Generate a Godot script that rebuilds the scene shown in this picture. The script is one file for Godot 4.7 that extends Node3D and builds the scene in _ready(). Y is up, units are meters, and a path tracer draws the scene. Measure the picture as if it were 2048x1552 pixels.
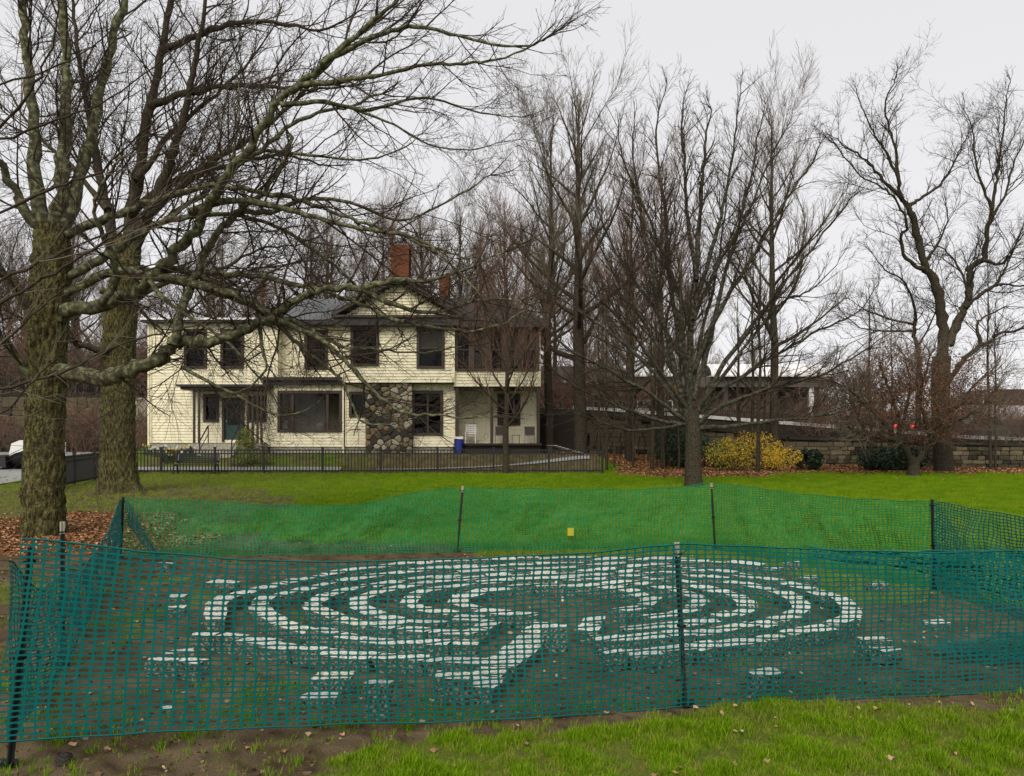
extends Node3D
# A spring lawn under an overcast sky: a granite labyrinth ringed by plastic netting, a cream clapboard house and bare trees.
# x right, y up, -z away from the camera; metres.

const NEAR_MAPLE_LIMBS := [
	[0.22, 0.05, [-9.29,5.7,-15.5,-9.57,6.94,-15.63,-9.74,8.31,-15.77,-9.94,9.7,-15.9,-10.13,11.0,-16.03,-10.32,12.64,-16.17,-10.56,14.31,-16.3]],
	[0.25, 0.06, [-9.2,5.7,-15.5,-8.97,6.67,-15.42,-8.84,7.64,-15.33,-8.78,8.79,-15.25,-8.79,9.92,-15.17,-8.82,11.44,-15.08,-8.65,13.32,-15.0]],
	[0.22, 0.05, [-9.16,5.7,-15.5,-8.79,6.83,-15.58,-8.55,7.96,-15.67,-8.25,9.42,-15.75,-7.96,10.68,-15.83,-7.59,12.17,-15.92,-7.16,14.08,-16.0]],
	[0.15, 0.04, [-9.26,5.8,-15.5,-9.65,6.61,-15.2,-9.84,7.19,-14.9,-10.21,8.02,-14.6,-10.65,8.91,-14.3]],
	[0.17, 0.03, [-9.34,4.15,-15.5,-9.72,5.0,-15.0,-9.95,5.45,-14.5,-10.42,5.6,-14.0,-11.01,5.82,-13.5]],
	[0.14, 0.02, [-9.36,2.9,-15.5,-9.81,3.74,-15.0,-9.95,4.15,-14.5,-10.51,4.34,-14.0]],
	[0.24, 0.06, [-9.32,3.32,-15.5,-8.35,3.12,-15.34,-7.58,3.22,-15.18,-6.9,3.47,-15.02,-6.37,3.76,-14.86,-5.63,3.78,-14.7,-5.06,3.93,-14.54,-4.44,4.2,-14.38,-3.89,4.51,-14.22,-3.3,4.65,-14.06,-2.64,4.64,-13.9]],
	[0.06, 0.012, [-2.64,4.64,-13.9,-1.98,4.73,-13.7,-1.52,4.67,-13.5,-0.81,4.82,-13.3,-0.12,5.11,-13.1]],
	[0.055, 0.01, [-2.73,4.64,-13.9,-2.11,4.34,-14.0,-1.4,4.22,-14.1,-0.59,4.47,-14.2,0.15,4.48,-14.3]],
	[0.125, 0.05, [-6.4,3.69,-14.6,-6.32,4.17,-14.67,-6.16,4.66,-14.73,-5.94,5.29,-14.8,-5.6,5.91,-14.87,-5.26,6.33,-14.93,-4.95,6.58,-15.0,-4.66,6.94,-15.07,-4.41,7.47,-15.13,-4.33,7.88,-15.2]],
	[0.06, 0.012, [-5.28,6.35,-15.0,-4.74,6.36,-15.18,-4.1,6.66,-15.37,-3.25,6.67,-15.55,-2.27,6.37,-15.73,-1.27,6.83,-15.92,-0.46,7.41,-16.1]],
	[0.04, 0.008, [-4.75,4.02,-14.6,-4.66,3.58,-14.47,-4.55,3.24,-14.35,-4.76,2.91,-14.22,-5.04,2.76,-14.1]],
	[0.035, 0.006, [-6.16,3.26,-14.5,-5.51,2.92,-14.38,-4.91,2.64,-14.26,-4.37,2.37,-14.14,-3.84,2.4,-14.02,-3.44,2.62,-13.9]],
	[0.19, 0.06, [-9.29,4.42,-15.5,-8.13,4.55,-15.3,-7.46,4.74,-15.1,-6.96,4.98,-14.9,-6.49,5.36,-14.7,-6.01,5.72,-14.5,-5.57,6.31,-14.3,-5.09,6.81,-14.1,-4.52,7.39,-13.9,-4.1,7.87,-13.7,-3.67,8.12,-13.5,-3.21,8.4,-13.3]],
	[0.06, 0.012, [-3.21,8.4,-13.3,-2.75,8.67,-13.15,-2.21,9.03,-13.0,-1.86,9.24,-12.85,-1.51,9.6,-12.7]],
	[0.055, 0.01, [-3.29,8.34,-13.3,-2.76,8.58,-13.19,-2.14,8.76,-13.07,-1.62,8.82,-12.96,-1.03,8.64,-12.84,-0.36,8.4,-12.73,0.29,8.31,-12.61,0.61,8.43,-12.5]],
	[0.05, 0.01, [-3.69,8.08,-13.5,-2.87,8.09,-13.33,-2.24,8.1,-13.17,-1.46,8.19,-13.0,-0.78,8.13,-12.83,-0.11,8.15,-12.67,0.49,8.35,-12.5]],
	[0.045, 0.008, [-4.04,7.74,-13.5,-3.3,7.85,-13.66,-2.53,7.78,-13.82,-1.66,8.08,-13.98,-0.58,7.88,-14.14,0.15,7.85,-14.3]],
	[0.045, 0.008, [-5.46,6.24,-14.0,-5.13,6.9,-14.1,-5.08,7.31,-14.2,-5.02,8.17,-14.3,-5.15,8.96,-14.4]],
	[0.13, 0.03, [-9.24,4.98,-15.5,-8.31,5.53,-15.62,-7.74,5.96,-15.75,-7.11,6.41,-15.88,-6.23,7.11,-16.0,-5.24,7.93,-16.12,-4.45,8.61,-16.25,-3.53,8.93,-16.38,-2.81,9.25,-16.5]],
	[0.03, 0.007, [-3.45,8.98,-16.5,-2.51,8.65,-16.6,-1.77,8.26,-16.7,-0.91,8.19,-16.8,-0.26,8.39,-16.9]],
	[0.04, 0.007, [-5.3,8.0,-16.3,-4.21,7.84,-16.15,-3.14,7.68,-16.0,-2.29,7.83,-15.85,-1.76,8.18,-15.7]],
	[0.12, 0.02, [-9.19,5.85,-15.5,-8.14,6.25,-15.32,-7.36,6.44,-15.14,-6.51,6.65,-14.96,-5.66,6.74,-14.78,-4.75,6.56,-14.6,-3.85,6.35,-14.42,-2.98,5.98,-14.24,-2.12,5.66,-14.06,-1.29,5.3,-13.88,-0.57,5.08,-13.7]],
	[0.07, 0.012, [-6.11,6.22,-14.7,-5.27,6.38,-14.47,-4.26,6.17,-14.24,-3.38,5.88,-14.01,-2.44,5.64,-13.79,-1.7,5.44,-13.56,-1.07,4.95,-13.33,-0.54,4.35,-13.1]],
	[0.06, 0.01, [-6.58,6.07,-14.7,-5.81,6.23,-14.9,-4.91,6.19,-15.1,-4.19,5.85,-15.3,-3.44,5.3,-15.5,-2.88,4.74,-15.7,-2.4,4.26,-15.9]],
	[0.13, 0.015, [-9.24,4.65,-15.5,-7.94,5.21,-15.3,-7.05,5.21,-15.1,-6.0,5.12,-14.9,-4.97,5.01,-14.7,-3.97,4.8,-14.5,-2.99,4.48,-14.3,-2.04,4.08,-14.1,-1.11,3.87,-13.9,-0.3,3.93,-13.7,0.49,4.25,-13.5]],
	[0.09, 0.01, [-7.15,5.07,-14.9,-6.13,4.9,-14.74,-5.21,4.63,-14.59,-4.32,4.13,-14.43,-3.54,3.74,-14.28,-2.95,3.27,-14.12,-2.38,2.67,-13.97,-1.91,2.39,-13.81,-1.27,2.32,-13.66,-0.38,2.28,-13.5]],
	[0.07, 0.01, [-7.34,5.12,-14.9,-6.64,4.96,-14.83,-5.75,4.75,-14.75,-4.77,4.36,-14.68,-3.99,4.07,-14.6,-3.22,3.68,-14.53,-2.46,3.58,-14.45,-1.61,3.52,-14.38,-0.87,3.65,-14.3]],
	[0.06, 0.008, [-6.19,5.12,-14.9,-5.38,4.76,-14.78,-4.67,4.26,-14.65,-3.97,3.68,-14.53,-3.38,3.2,-14.4,-3.08,2.91,-14.28,-2.78,2.27,-14.15,-2.12,2.21,-14.03,-1.56,2.37,-13.9]],
	[0.05, 0.01, [-6.87,4.93,-14.7,-6.56,4.55,-14.66,-5.98,4.16,-14.62,-5.31,3.69,-14.58,-4.73,3.03,-14.54,-4.34,2.51,-14.5]],
	[0.08, 0.01, [-7.97,4.51,-15.0,-7.51,4.93,-14.67,-7.43,5.41,-14.33,-7.44,5.69,-14.0,-7.35,6.13,-13.67,-6.83,6.63,-13.33,-6.07,7.02,-13.0]],
	[0.06, 0.008, [-8.03,4.82,-15.1,-7.57,4.67,-15.35,-7.29,4.32,-15.6,-7.1,4.05,-15.85,-7.52,3.77,-16.1]]]

const FAR_MAPLE_LIMBS := [
	[0.34, 0.06, [-12.73,7.16,-25.5,-12.62,9.19,-25.67,-12.43,11.07,-25.83,-12.18,12.97,-26.0,-11.8,15.24,-26.17,-11.45,17.53,-26.33,-11.18,20.02,-26.5]],
	[0.26, 0.05, [-12.6,7.82,-25.5,-11.83,9.42,-25.33,-11.14,10.83,-25.17,-10.63,12.06,-25.0,-10.24,13.6,-24.83,-9.85,15.27,-24.67,-9.55,17.07,-24.5]],
	[0.24, 0.04, [-12.9,7.49,-25.5,-13.47,9.56,-25.8,-14.04,11.67,-26.1,-14.55,13.82,-26.4,-15.06,16.03,-26.7,-15.4,18.27,-27.0]],
	[0.2, 0.03, [-12.54,8.65,-25.5,-11.28,9.7,-25.2,-9.7,10.74,-24.9,-8.0,11.74,-24.6,-6.33,13.03,-24.3,-5.02,14.29,-24.0]],
	[0.18, 0.03, [-12.65,9.3,-25.5,-11.25,10.58,-25.88,-9.55,11.21,-26.25,-7.97,11.69,-26.62,-6.51,11.48,-27.0]],
	[0.17, 0.03, [-12.78,4.99,-25.2,-13.22,4.79,-24.86,-13.67,4.91,-24.52,-13.95,5.14,-24.18,-14.83,5.44,-23.84,-15.53,6.15,-23.5]],
	[0.14, 0.02, [-12.4,10.45,-25.5,-11.47,12.13,-26.0,-10.16,13.7,-26.5,-9.13,15.14,-27.0,-8.23,16.98,-27.5]],
	[0.16, 0.02, [-11.91,12.92,-25.5,-10.06,13.19,-25.0,-8.28,13.12,-24.5,-6.26,12.74,-24.0,-4.61,12.66,-23.5]],
	[0.15, 0.02, [-11.5,14.73,-25.5,-9.74,15.13,-25.0,-7.97,15.18,-24.5,-5.95,14.6,-24.0,-4.61,14.94,-23.5]],
	[0.14, 0.02, [-13.31,9.47,-25.5,-14.92,11.18,-26.17,-16.69,12.81,-26.83,-18.17,14.85,-27.5]],
	[0.14, 0.02, [-12.44,6.51,-25.5,-11.36,7.22,-25.75,-9.96,7.6,-26.0,-8.54,8.34,-26.25,-7.25,8.57,-26.5]]]

const EDGE_TREE_LIMBS := [
	[0.05, 0.006, [-5.77,1.99,-6.6,-4.77,2.23,-6.46,-4.17,2.32,-6.31,-3.6,2.44,-6.17,-3.15,2.6,-6.03,-2.64,2.72,-5.89,-2.2,2.8,-5.74,-1.82,2.91,-5.6]],
	[0.045, 0.006, [-5.77,2.67,-6.6,-4.75,2.86,-6.44,-4.15,3.01,-6.27,-3.6,3.22,-6.11,-3.16,3.4,-5.95,-2.82,3.54,-5.79,-2.45,3.71,-5.62,-2.09,3.91,-5.46,-1.79,4.09,-5.3]],
	[0.05, 0.007, [-5.77,3.09,-6.6,-4.8,3.07,-6.5,-4.23,3.22,-6.4,-3.63,3.44,-6.3,-3.1,3.62,-6.2,-2.53,4.03,-6.1,-2.18,4.53,-6.0]],
	[0.045, 0.006, [-5.77,3.35,-6.6,-4.71,3.59,-6.39,-4.08,3.71,-6.17,-3.51,3.84,-5.96,-3.05,3.9,-5.74,-2.58,4.15,-5.53,-2.14,4.37,-5.31,-1.72,4.6,-5.1]],
	[0.045, 0.006, [-5.77,4.03,-6.6,-4.81,4.25,-6.52,-4.25,4.39,-6.43,-3.74,4.52,-6.35,-3.25,4.67,-6.27,-2.77,4.95,-6.18,-2.34,5.21,-6.1]],
	[0.05, 0.006, [-5.77,3.86,-6.6,-4.67,4.18,-6.43,-4.14,4.45,-6.27,-3.75,4.71,-6.1,-3.52,4.92,-5.93,-3.37,5.17,-5.77,-3.25,5.37,-5.6]],
	[0.035, 0.005, [-5.77,1.81,-6.6,-4.69,1.9,-6.36,-4.04,2.1,-6.12,-3.66,2.32,-5.88,-3.33,2.48,-5.64,-3.01,2.56,-5.4]],
	[0.04, 0.005, [-5.77,4.37,-6.6,-4.75,4.64,-6.44,-4.15,4.78,-6.28,-3.57,4.86,-6.12,-3.09,5.05,-5.96,-2.6,5.31,-5.8]],
	[0.04, 0.005, [-5.77,2.41,-6.6,-4.75,2.48,-6.44,-4.15,2.67,-6.28,-3.65,3.01,-6.12,-3.28,3.13,-5.96,-2.93,3.25,-5.8]]]

const CENTER_MAPLE_LIMBS := [
	[0.22, 0.03, [6.47,2.44,-28.0,6.41,4.43,-28.05,6.53,6.61,-28.1,6.76,9.16,-28.15,6.91,11.18,-28.2,7.07,12.84,-28.25,7.27,14.04,-28.3]],
	[0.17, 0.02, [6.36,2.62,-28.0,5.76,4.77,-27.8,5.24,6.89,-27.6,4.7,9.15,-27.4,4.28,11.38,-27.2,4.29,13.05,-27.0]],
	[0.16, 0.02, [6.43,3.71,-28.0,5.97,6.27,-28.2,5.7,8.86,-28.4,5.55,11.13,-28.6,5.31,13.42,-28.8,5.82,15.18,-29.0]],
	[0.17, 0.02, [6.54,3.35,-28.0,7.23,5.55,-28.3,7.95,8.17,-28.6,8.6,10.48,-28.9,9.16,12.83,-29.2,9.63,14.65,-29.5]],
	[0.14, 0.02, [6.58,4.43,-28.0,7.46,6.56,-27.8,8.48,8.31,-27.6,9.48,10.03,-27.4,10.46,11.55,-27.2,10.73,12.18,-27.0]],
	[0.15, 0.02, [6.65,2.8,-28.0,7.41,4.39,-27.6,8.53,6.11,-27.2,9.79,7.78,-26.8,10.83,9.22,-26.4,11.34,9.95,-26.0]],
	[0.13, 0.015, [6.65,2.8,-28.0,7.96,3.91,-28.3,9.71,5.04,-28.6,11.49,6.0,-28.9,13.11,6.8,-29.2,14.01,7.99,-29.5]],
	[0.13, 0.012, [6.72,2.51,-28.0,7.94,3.32,-27.6,9.41,3.8,-27.2,10.82,4.23,-26.8,12.02,4.97,-26.4,12.85,5.59,-26.0]],
	[0.12, 0.012, [6.72,2.33,-28.0,8.21,2.44,-27.9,9.79,2.65,-27.8,11.01,2.79,-27.7,12.39,3.32,-27.6,13.24,3.85,-27.5]],
	[0.13, 0.015, [6.32,2.69,-28.0,5.42,4.1,-28.4,4.2,5.43,-28.8,2.75,6.61,-29.2,1.26,7.82,-29.6,0.31,9.25,-30.0]],
	[0.13, 0.012, [6.29,2.59,-28.0,4.9,3.5,-27.5,3.41,4.34,-27.0,1.98,4.98,-26.5,0.77,5.93,-26.0]],
	[0.1, 0.01, [6.25,2.44,-28.0,4.95,2.71,-27.8,3.31,3.32,-27.6,2.05,3.93,-27.4,1.16,4.53,-27.2,0.28,4.69,-27.0]],
	[0.08, 0.008, [6.25,2.48,-28.0,5.23,2.32,-27.4,4.08,2.25,-26.8,2.81,2.58,-26.2,1.59,2.97,-25.6,0.58,3.35,-25.0]],
	[0.12, 0.012, [6.36,3.35,-28.0,5.26,5.58,-28.5,4.04,7.7,-29.0,3.16,9.7,-29.5,2.63,11.58,-30.0]],
	[0.12, 0.015, [6.43,2.98,-28.0,6.11,5.08,-27.38,5.8,7.25,-26.75,5.49,9.48,-26.12,5.69,11.11,-25.5]],
	[0.12, 0.015, [6.5,3.35,-28.0,6.94,5.59,-28.62,7.66,7.94,-29.25,8.21,10.57,-29.88,8.58,12.92,-30.5]],
	[0.11, 0.012, [6.47,2.8,-28.0,4.63,5.04,-27.0,2.95,6.6,-26.0,1.71,7.06,-25.0]],
	[0.11, 0.012, [6.58,2.8,-28.0,7.84,4.71,-27.25,9.16,6.52,-26.5,9.9,6.88,-25.75,10.58,7.71,-25.0]],
	[0.12, 0.02, [6.68,7.68,-28.0,6.4,9.92,-28.25,6.36,12.01,-28.5,6.27,13.77,-28.75,6.51,14.9,-29.0]],
	[0.12, 0.02, [6.65,6.96,-28.0,7.27,9.06,-27.75,7.65,10.95,-27.5,7.84,12.62,-27.25,7.94,13.92,-27.0]],
	[0.12, 0.02, [6.54,6.24,-28.0,7.65,8.52,-28.5,8.72,10.13,-29.0,9.63,12.18,-29.5,10.57,13.9,-30.0]],
	[0.11, 0.02, [6.47,5.87,-28.0,5.61,7.93,-27.5,4.81,9.56,-27.0,3.86,11.3,-26.5,3.54,12.3,-26.0]],
	[0.11, 0.015, [6.5,4.07,-28.0,5.26,6.68,-28.5,3.85,9.01,-29.0,3.16,11.04,-29.5,3.02,12.55,-30.0]]]

const CROOKED_TREE_LIMBS := [
	[0.36, 0.16, [21.08,5.82,-38.0,21.18,7.05,-38.0,20.99,8.52,-38.0,20.69,9.75,-38.0,20.25,10.43,-38.0,19.96,11.71,-38.0,19.56,12.93,-38.0,19.32,13.47,-38.0]],
	[0.15, 0.03, [19.32,13.47,-38.0,19.07,13.94,-38.08,19.01,14.95,-38.17,18.95,16.21,-38.25,18.7,17.23,-38.33,18.49,18.51,-38.42,19.03,19.78,-38.5]],
	[0.14, 0.02, [19.17,13.72,-38.0,18.36,14.32,-37.9,17.71,15.07,-37.8,16.93,15.76,-37.7,16.16,16.09,-37.6,15.51,16.66,-37.5]],
	[0.12, 0.02, [19.47,13.37,-38.0,20.07,13.75,-38.12,21.12,14.48,-38.24,21.8,15.51,-38.36,22.37,16.55,-38.48,22.94,17.59,-38.6]],
	[0.1, 0.015, [19.02,14.4,-38.0,18.44,15.56,-37.8,17.61,16.7,-37.6,17.04,17.58,-37.4,16.58,18.46,-37.2]],
	[0.14, 0.03, [20.09,10.24,-37.8,19.5,10.47,-37.73,19.05,11.01,-37.67,18.9,11.85,-37.6,19.13,12.12,-37.53,18.95,12.73,-37.47,18.48,13.53,-37.4,17.73,14.14,-37.33,16.73,14.64,-37.27,15.5,16.06,-37.2]],
	[0.27, 0.12, [21.38,6.56,-38.0,21.88,7.67,-38.07,22.42,8.79,-38.14,22.63,9.79,-38.21,22.63,10.42,-38.29,23.36,10.93,-38.36,23.55,12.06,-38.43,23.8,13.08,-38.5]],
	[0.12, 0.02, [23.8,13.08,-38.5,24.06,14.35,-38.6,24.32,15.63,-38.7,24.56,17.17,-38.8,24.8,18.97,-38.9,25.06,20.02,-39.0]],
	[0.11, 0.02, [23.85,13.33,-38.5,23.3,14.53,-38.38,22.85,15.72,-38.25,22.65,17.15,-38.12,22.21,18.08,-38.0]],
	[0.11, 0.02, [23.75,12.83,-38.5,24.6,14.12,-38.67,25.2,15.93,-38.83,26.07,17.5,-39.0]],
	[0.12, 0.02, [23.19,10.77,-38.2,23.86,10.51,-37.9,24.16,10.88,-37.6,24.57,11.77,-37.3,25.21,12.4,-37.0]],
	[0.14, 0.03, [22.21,8.4,-38.0,22.83,8.97,-37.8,23.43,9.42,-37.6,23.79,10.1,-37.4,24.14,11.26,-37.2,24.97,13.36,-37.0]],
	[0.1, 0.02, [23.07,9.13,-38.0,24.14,9.57,-38.33,25.59,9.63,-38.67,27.33,10.2,-39.0]],
	[0.17, 0.05, [21.17,4.58,-37.8,21.9,5.74,-37.67,22.67,6.45,-37.53,23.12,6.65,-37.4,23.42,7.0,-37.27,24.58,7.29,-37.13,25.92,8.35,-37.0]],
	[0.12, 0.03, [22.75,6.46,-37.6,22.53,7.35,-37.55,22.65,7.71,-37.5,23.34,8.09,-37.45,23.79,8.37,-37.4]],
	[0.1, 0.02, [22.41,8.76,-38.0,22.16,10.31,-38.33,21.6,11.38,-38.67,21.03,11.71,-39.0]],
	[0.09, 0.02, [20.37,10.73,-38.0,20.8,11.62,-37.67,20.98,12.5,-37.33,20.67,13.12,-37.0]]]

const STUNTED_TREE_LIMBS := [
	[0.2, 0.1, [20.95,2.42,-40.0,21.01,4.22,-40.0,21.01,5.51,-40.0,20.93,6.55,-40.0,20.75,7.45,-40.0,20.85,8.09,-40.0]],
	[0.1, 0.02, [20.85,7.96,-40.0,20.61,9.1,-39.88,20.03,10.11,-39.75,19.07,10.59,-39.62,18.25,11.58,-39.5]],
	[0.08, 0.02, [20.85,7.84,-40.0,19.85,8.12,-40.17,18.63,8.54,-40.33,17.66,9.22,-40.5]],
	[0.08, 0.02, [20.8,7.53,-40.0,19.43,7.5,-39.83,17.81,7.66,-39.67,16.72,8.53,-39.5]],
	[0.07, 0.02, [21.01,6.8,-40.0,21.66,7.86,-40.17,22.27,9.19,-40.33,22.63,10.26,-40.5]]]

const CRAB_LIMBS := [
	[0.2, 0.06, [17.55,0.91,-34.0,17.23,1.46,-33.9,16.83,1.81,-33.8,16.0,2.03,-33.7,15.3,2.16,-33.6,14.5,2.44,-33.5]],
	[0.17, 0.06, [17.72,0.91,-34.0,18.13,1.42,-34.1,18.53,1.9,-34.2,18.85,2.56,-34.3,19.44,3.23,-34.4,20.28,3.68,-34.5]],
	[0.12, 0.05, [16.93,1.81,-34.0,17.02,2.56,-34.0,16.8,3.44,-34.0,16.47,4.31,-34.0,16.14,5.19,-34.0]],
	[0.1, 0.03, [18.43,1.9,-34.0,17.99,2.77,-33.75,17.64,3.63,-33.5,17.72,4.69,-33.25,17.8,5.52,-33.0]],
	[0.1, 0.03, [15.49,2.16,-34.0,15.31,3.01,-34.33,15.12,3.91,-34.67,15.04,4.84,-35.0]],
	[0.1, 0.03, [17.02,1.79,-34.0,16.18,2.55,-33.62,15.25,3.29,-33.25,14.34,4.02,-32.88,13.34,4.42,-32.5]],
	[0.1, 0.03, [18.69,2.56,-34.0,19.72,3.24,-34.5,20.91,4.38,-35.0,22.01,5.11,-35.5]],
	[0.1, 0.03, [17.02,2.34,-34.0,17.61,3.46,-34.5,17.97,4.61,-35.0,18.0,5.79,-35.5]],
	[0.1, 0.03, [18.47,1.99,-34.0,18.99,2.55,-33.6,19.62,2.97,-33.2,20.23,3.59,-32.8]]]

const LABYRINTH := [
	["outermost arc", [-2.89,-7.53,-3.05,-7.93,-3.19,-8.4,-3.18,-8.75,-3.01,-9.26,-2.73,-9.76,-2.46,-10.2,-2.08,-10.6,-1.6,-11.07,-1.05,-11.35,-0.47,-11.49,0.12,-11.57,0.72,-11.64,1.32,-11.67,2.07,-11.64,2.64,-11.49,3.09,-11.26,3.44,-10.98,3.71,-10.72]],
	["second arc", [-0.28,-6.71,-0.54,-6.73,-0.89,-6.78,-1.26,-6.87,-1.61,-7.06,-1.95,-7.29,-2.23,-7.53,-2.5,-7.89,-2.69,-8.27,-2.74,-8.58,-2.63,-8.98,-2.36,-9.52,-1.97,-10.05,-1.51,-10.43,-1.0,-10.72,-0.45,-10.89,0.26,-11.0,0.97,-11.05,1.67,-10.98,2.27,-10.81,2.75,-10.51,3.1,-10.08,3.38,-9.58,3.57,-9.13,3.65,-8.69,3.58,-8.22,3.44,-7.86,3.25,-7.56,2.9,-7.29,2.49,-7.06,2.01,-6.82,1.57,-6.63,1.11,-6.49,0.75,-6.41]],
	["third arc", [-0.19,-7.62,-0.3,-7.29,-0.48,-7.12,-0.81,-7.18,-1.16,-7.35,-1.53,-7.58,-1.88,-7.89,-2.12,-8.24,-2.16,-8.56,-2.07,-8.92,-1.83,-9.32,-1.47,-9.72,-1.06,-10.05,-0.56,-10.35,0.11,-10.53,0.86,-10.64,1.61,-10.55,2.17,-10.31,2.65,-9.86,2.99,-9.35,3.15,-8.86,3.12,-8.4,3.01,-8.05,2.77,-7.73,2.39,-7.47,1.88,-7.19,1.43,-7.01,1.01,-6.9,0.6,-6.85]],
	["fourth arc", [-0.67,-7.45,-0.95,-7.56,-1.27,-7.77,-1.53,-8.07,-1.67,-8.4,-1.68,-8.69,-1.55,-9.07,-1.24,-9.42,-0.84,-9.76,-0.41,-10.01,0.24,-10.2,0.9,-10.24,1.54,-10.12,2.0,-9.79,2.37,-9.29,2.57,-8.84,2.56,-8.4,2.43,-8.07,2.14,-7.79,1.79,-7.58,1.36,-7.39,0.94,-7.27]],
	["fifth arc", [-0.29,-7.73,-0.58,-7.84,-0.88,-8.05,-1.08,-8.32,-1.14,-8.58,-1.08,-8.89,-0.86,-9.26,-0.52,-9.58,-0.09,-9.79,0.49,-9.9,1.05,-9.83,1.52,-9.58,1.87,-9.19,2.05,-8.81,2.07,-8.45,1.92,-8.15,1.67,-7.93,1.31,-7.77]],
	["innermost arc", [0.28,-7.79,-0.07,-7.93,-0.39,-8.15,-0.59,-8.4,-0.61,-8.67,-0.51,-8.95,-0.26,-9.23,0.1,-9.42,0.53,-9.52,1.01,-9.42,1.36,-9.13,1.54,-8.78,1.51,-8.48,1.33,-8.22,1.01,-8.03]],
	["front left arc", [-0.2,-6.21,-0.5,-6.26,-0.83,-6.34,-1.17,-6.41,-1.53,-6.5,-1.85,-6.62,-2.15,-6.73]],
	["doubled front arc", [-2.04,-6.8,-2.33,-6.9,-2.6,-7.01,-2.81,-6.99]],
	["straight entrance row", [-0.27,-5.56,-0.21,-5.75,-0.09,-6.1,0.03,-6.46,0.16,-6.87,0.29,-7.33,0.4,-7.66]],
	["short centre row", [0.86,-7.84,0.79,-7.53,0.69,-7.25]],
]

const LOOSE_STONES := [
	[-0.43, -5.66, 0.29, 0.19, "large split granite block beside the foot of the straight entrance row"],
	[-0.92, -5.31, 0.19, 0.24, "grey upright pointed granite block in front of the labyrinth"],
	[-1.33, -5.80, 0.32, 0.14, "flat granite block left of the upright pointed block"],
	[-1.37, -5.56, 0.27, 0.07, "pale flat slab lying in the grassy patch near the front netting"],
	[-2.42, -5.43, 0.09, 0.03, "small pale stone chip lying nearest to the front netting on the left"],
	[-2.79, -6.19, 0.25, 0.15, "left block of the cluster of three beside the left netting"],
	[-2.56, -6.20, 0.23, 0.14, "right block of the cluster of three beside the left netting"],
	[-2.77, -6.46, 0.23, 0.14, "rear block of the cluster of three beside the left netting"],
	[-3.62, -8.35, 0.20, 0.10, "small block nearest below the pale one by the left end of the labyrinth"],
	[-3.87, -8.97, 0.20, 0.10, "small pale block standing alone left of the outermost arc"],
	[-3.63, -9.71, 0.43, 0.12, "low long block just outside the back left of the outermost arc"],
	[-5.08, -11.34, 0.29, 0.10, "half hidden block at the back left corner of the dirt"],
	[0.38, -6.92, 0.23, 0.24, "tall tan block with a broad face at the centre foot of the labyrinth"],
	[1.88, -5.80, 0.27, 0.17, "dark block alone on the dirt right of the front middle stake"],
	[3.15, -6.77, 0.27, 0.17, "upper block of the heaped pair right of the labyrinth"],
	[4.23, -7.73, 0.26, 0.09, "low flat pale block farthest right on the dirt"],
	[4.55, -9.65, 0.24, 0.12, "small block right of the back of the labyrinth"],
	[3.87, -10.11, 0.27, 0.12, "block just outside the back right of the labyrinth"],
	[4.09, -11.31, 0.25, 0.12, "block at the right end of the outermost arc"],
	[-2.85, -7.15, 0.18, 0.12, "block at the left end of the doubled front arc"],
]


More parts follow.
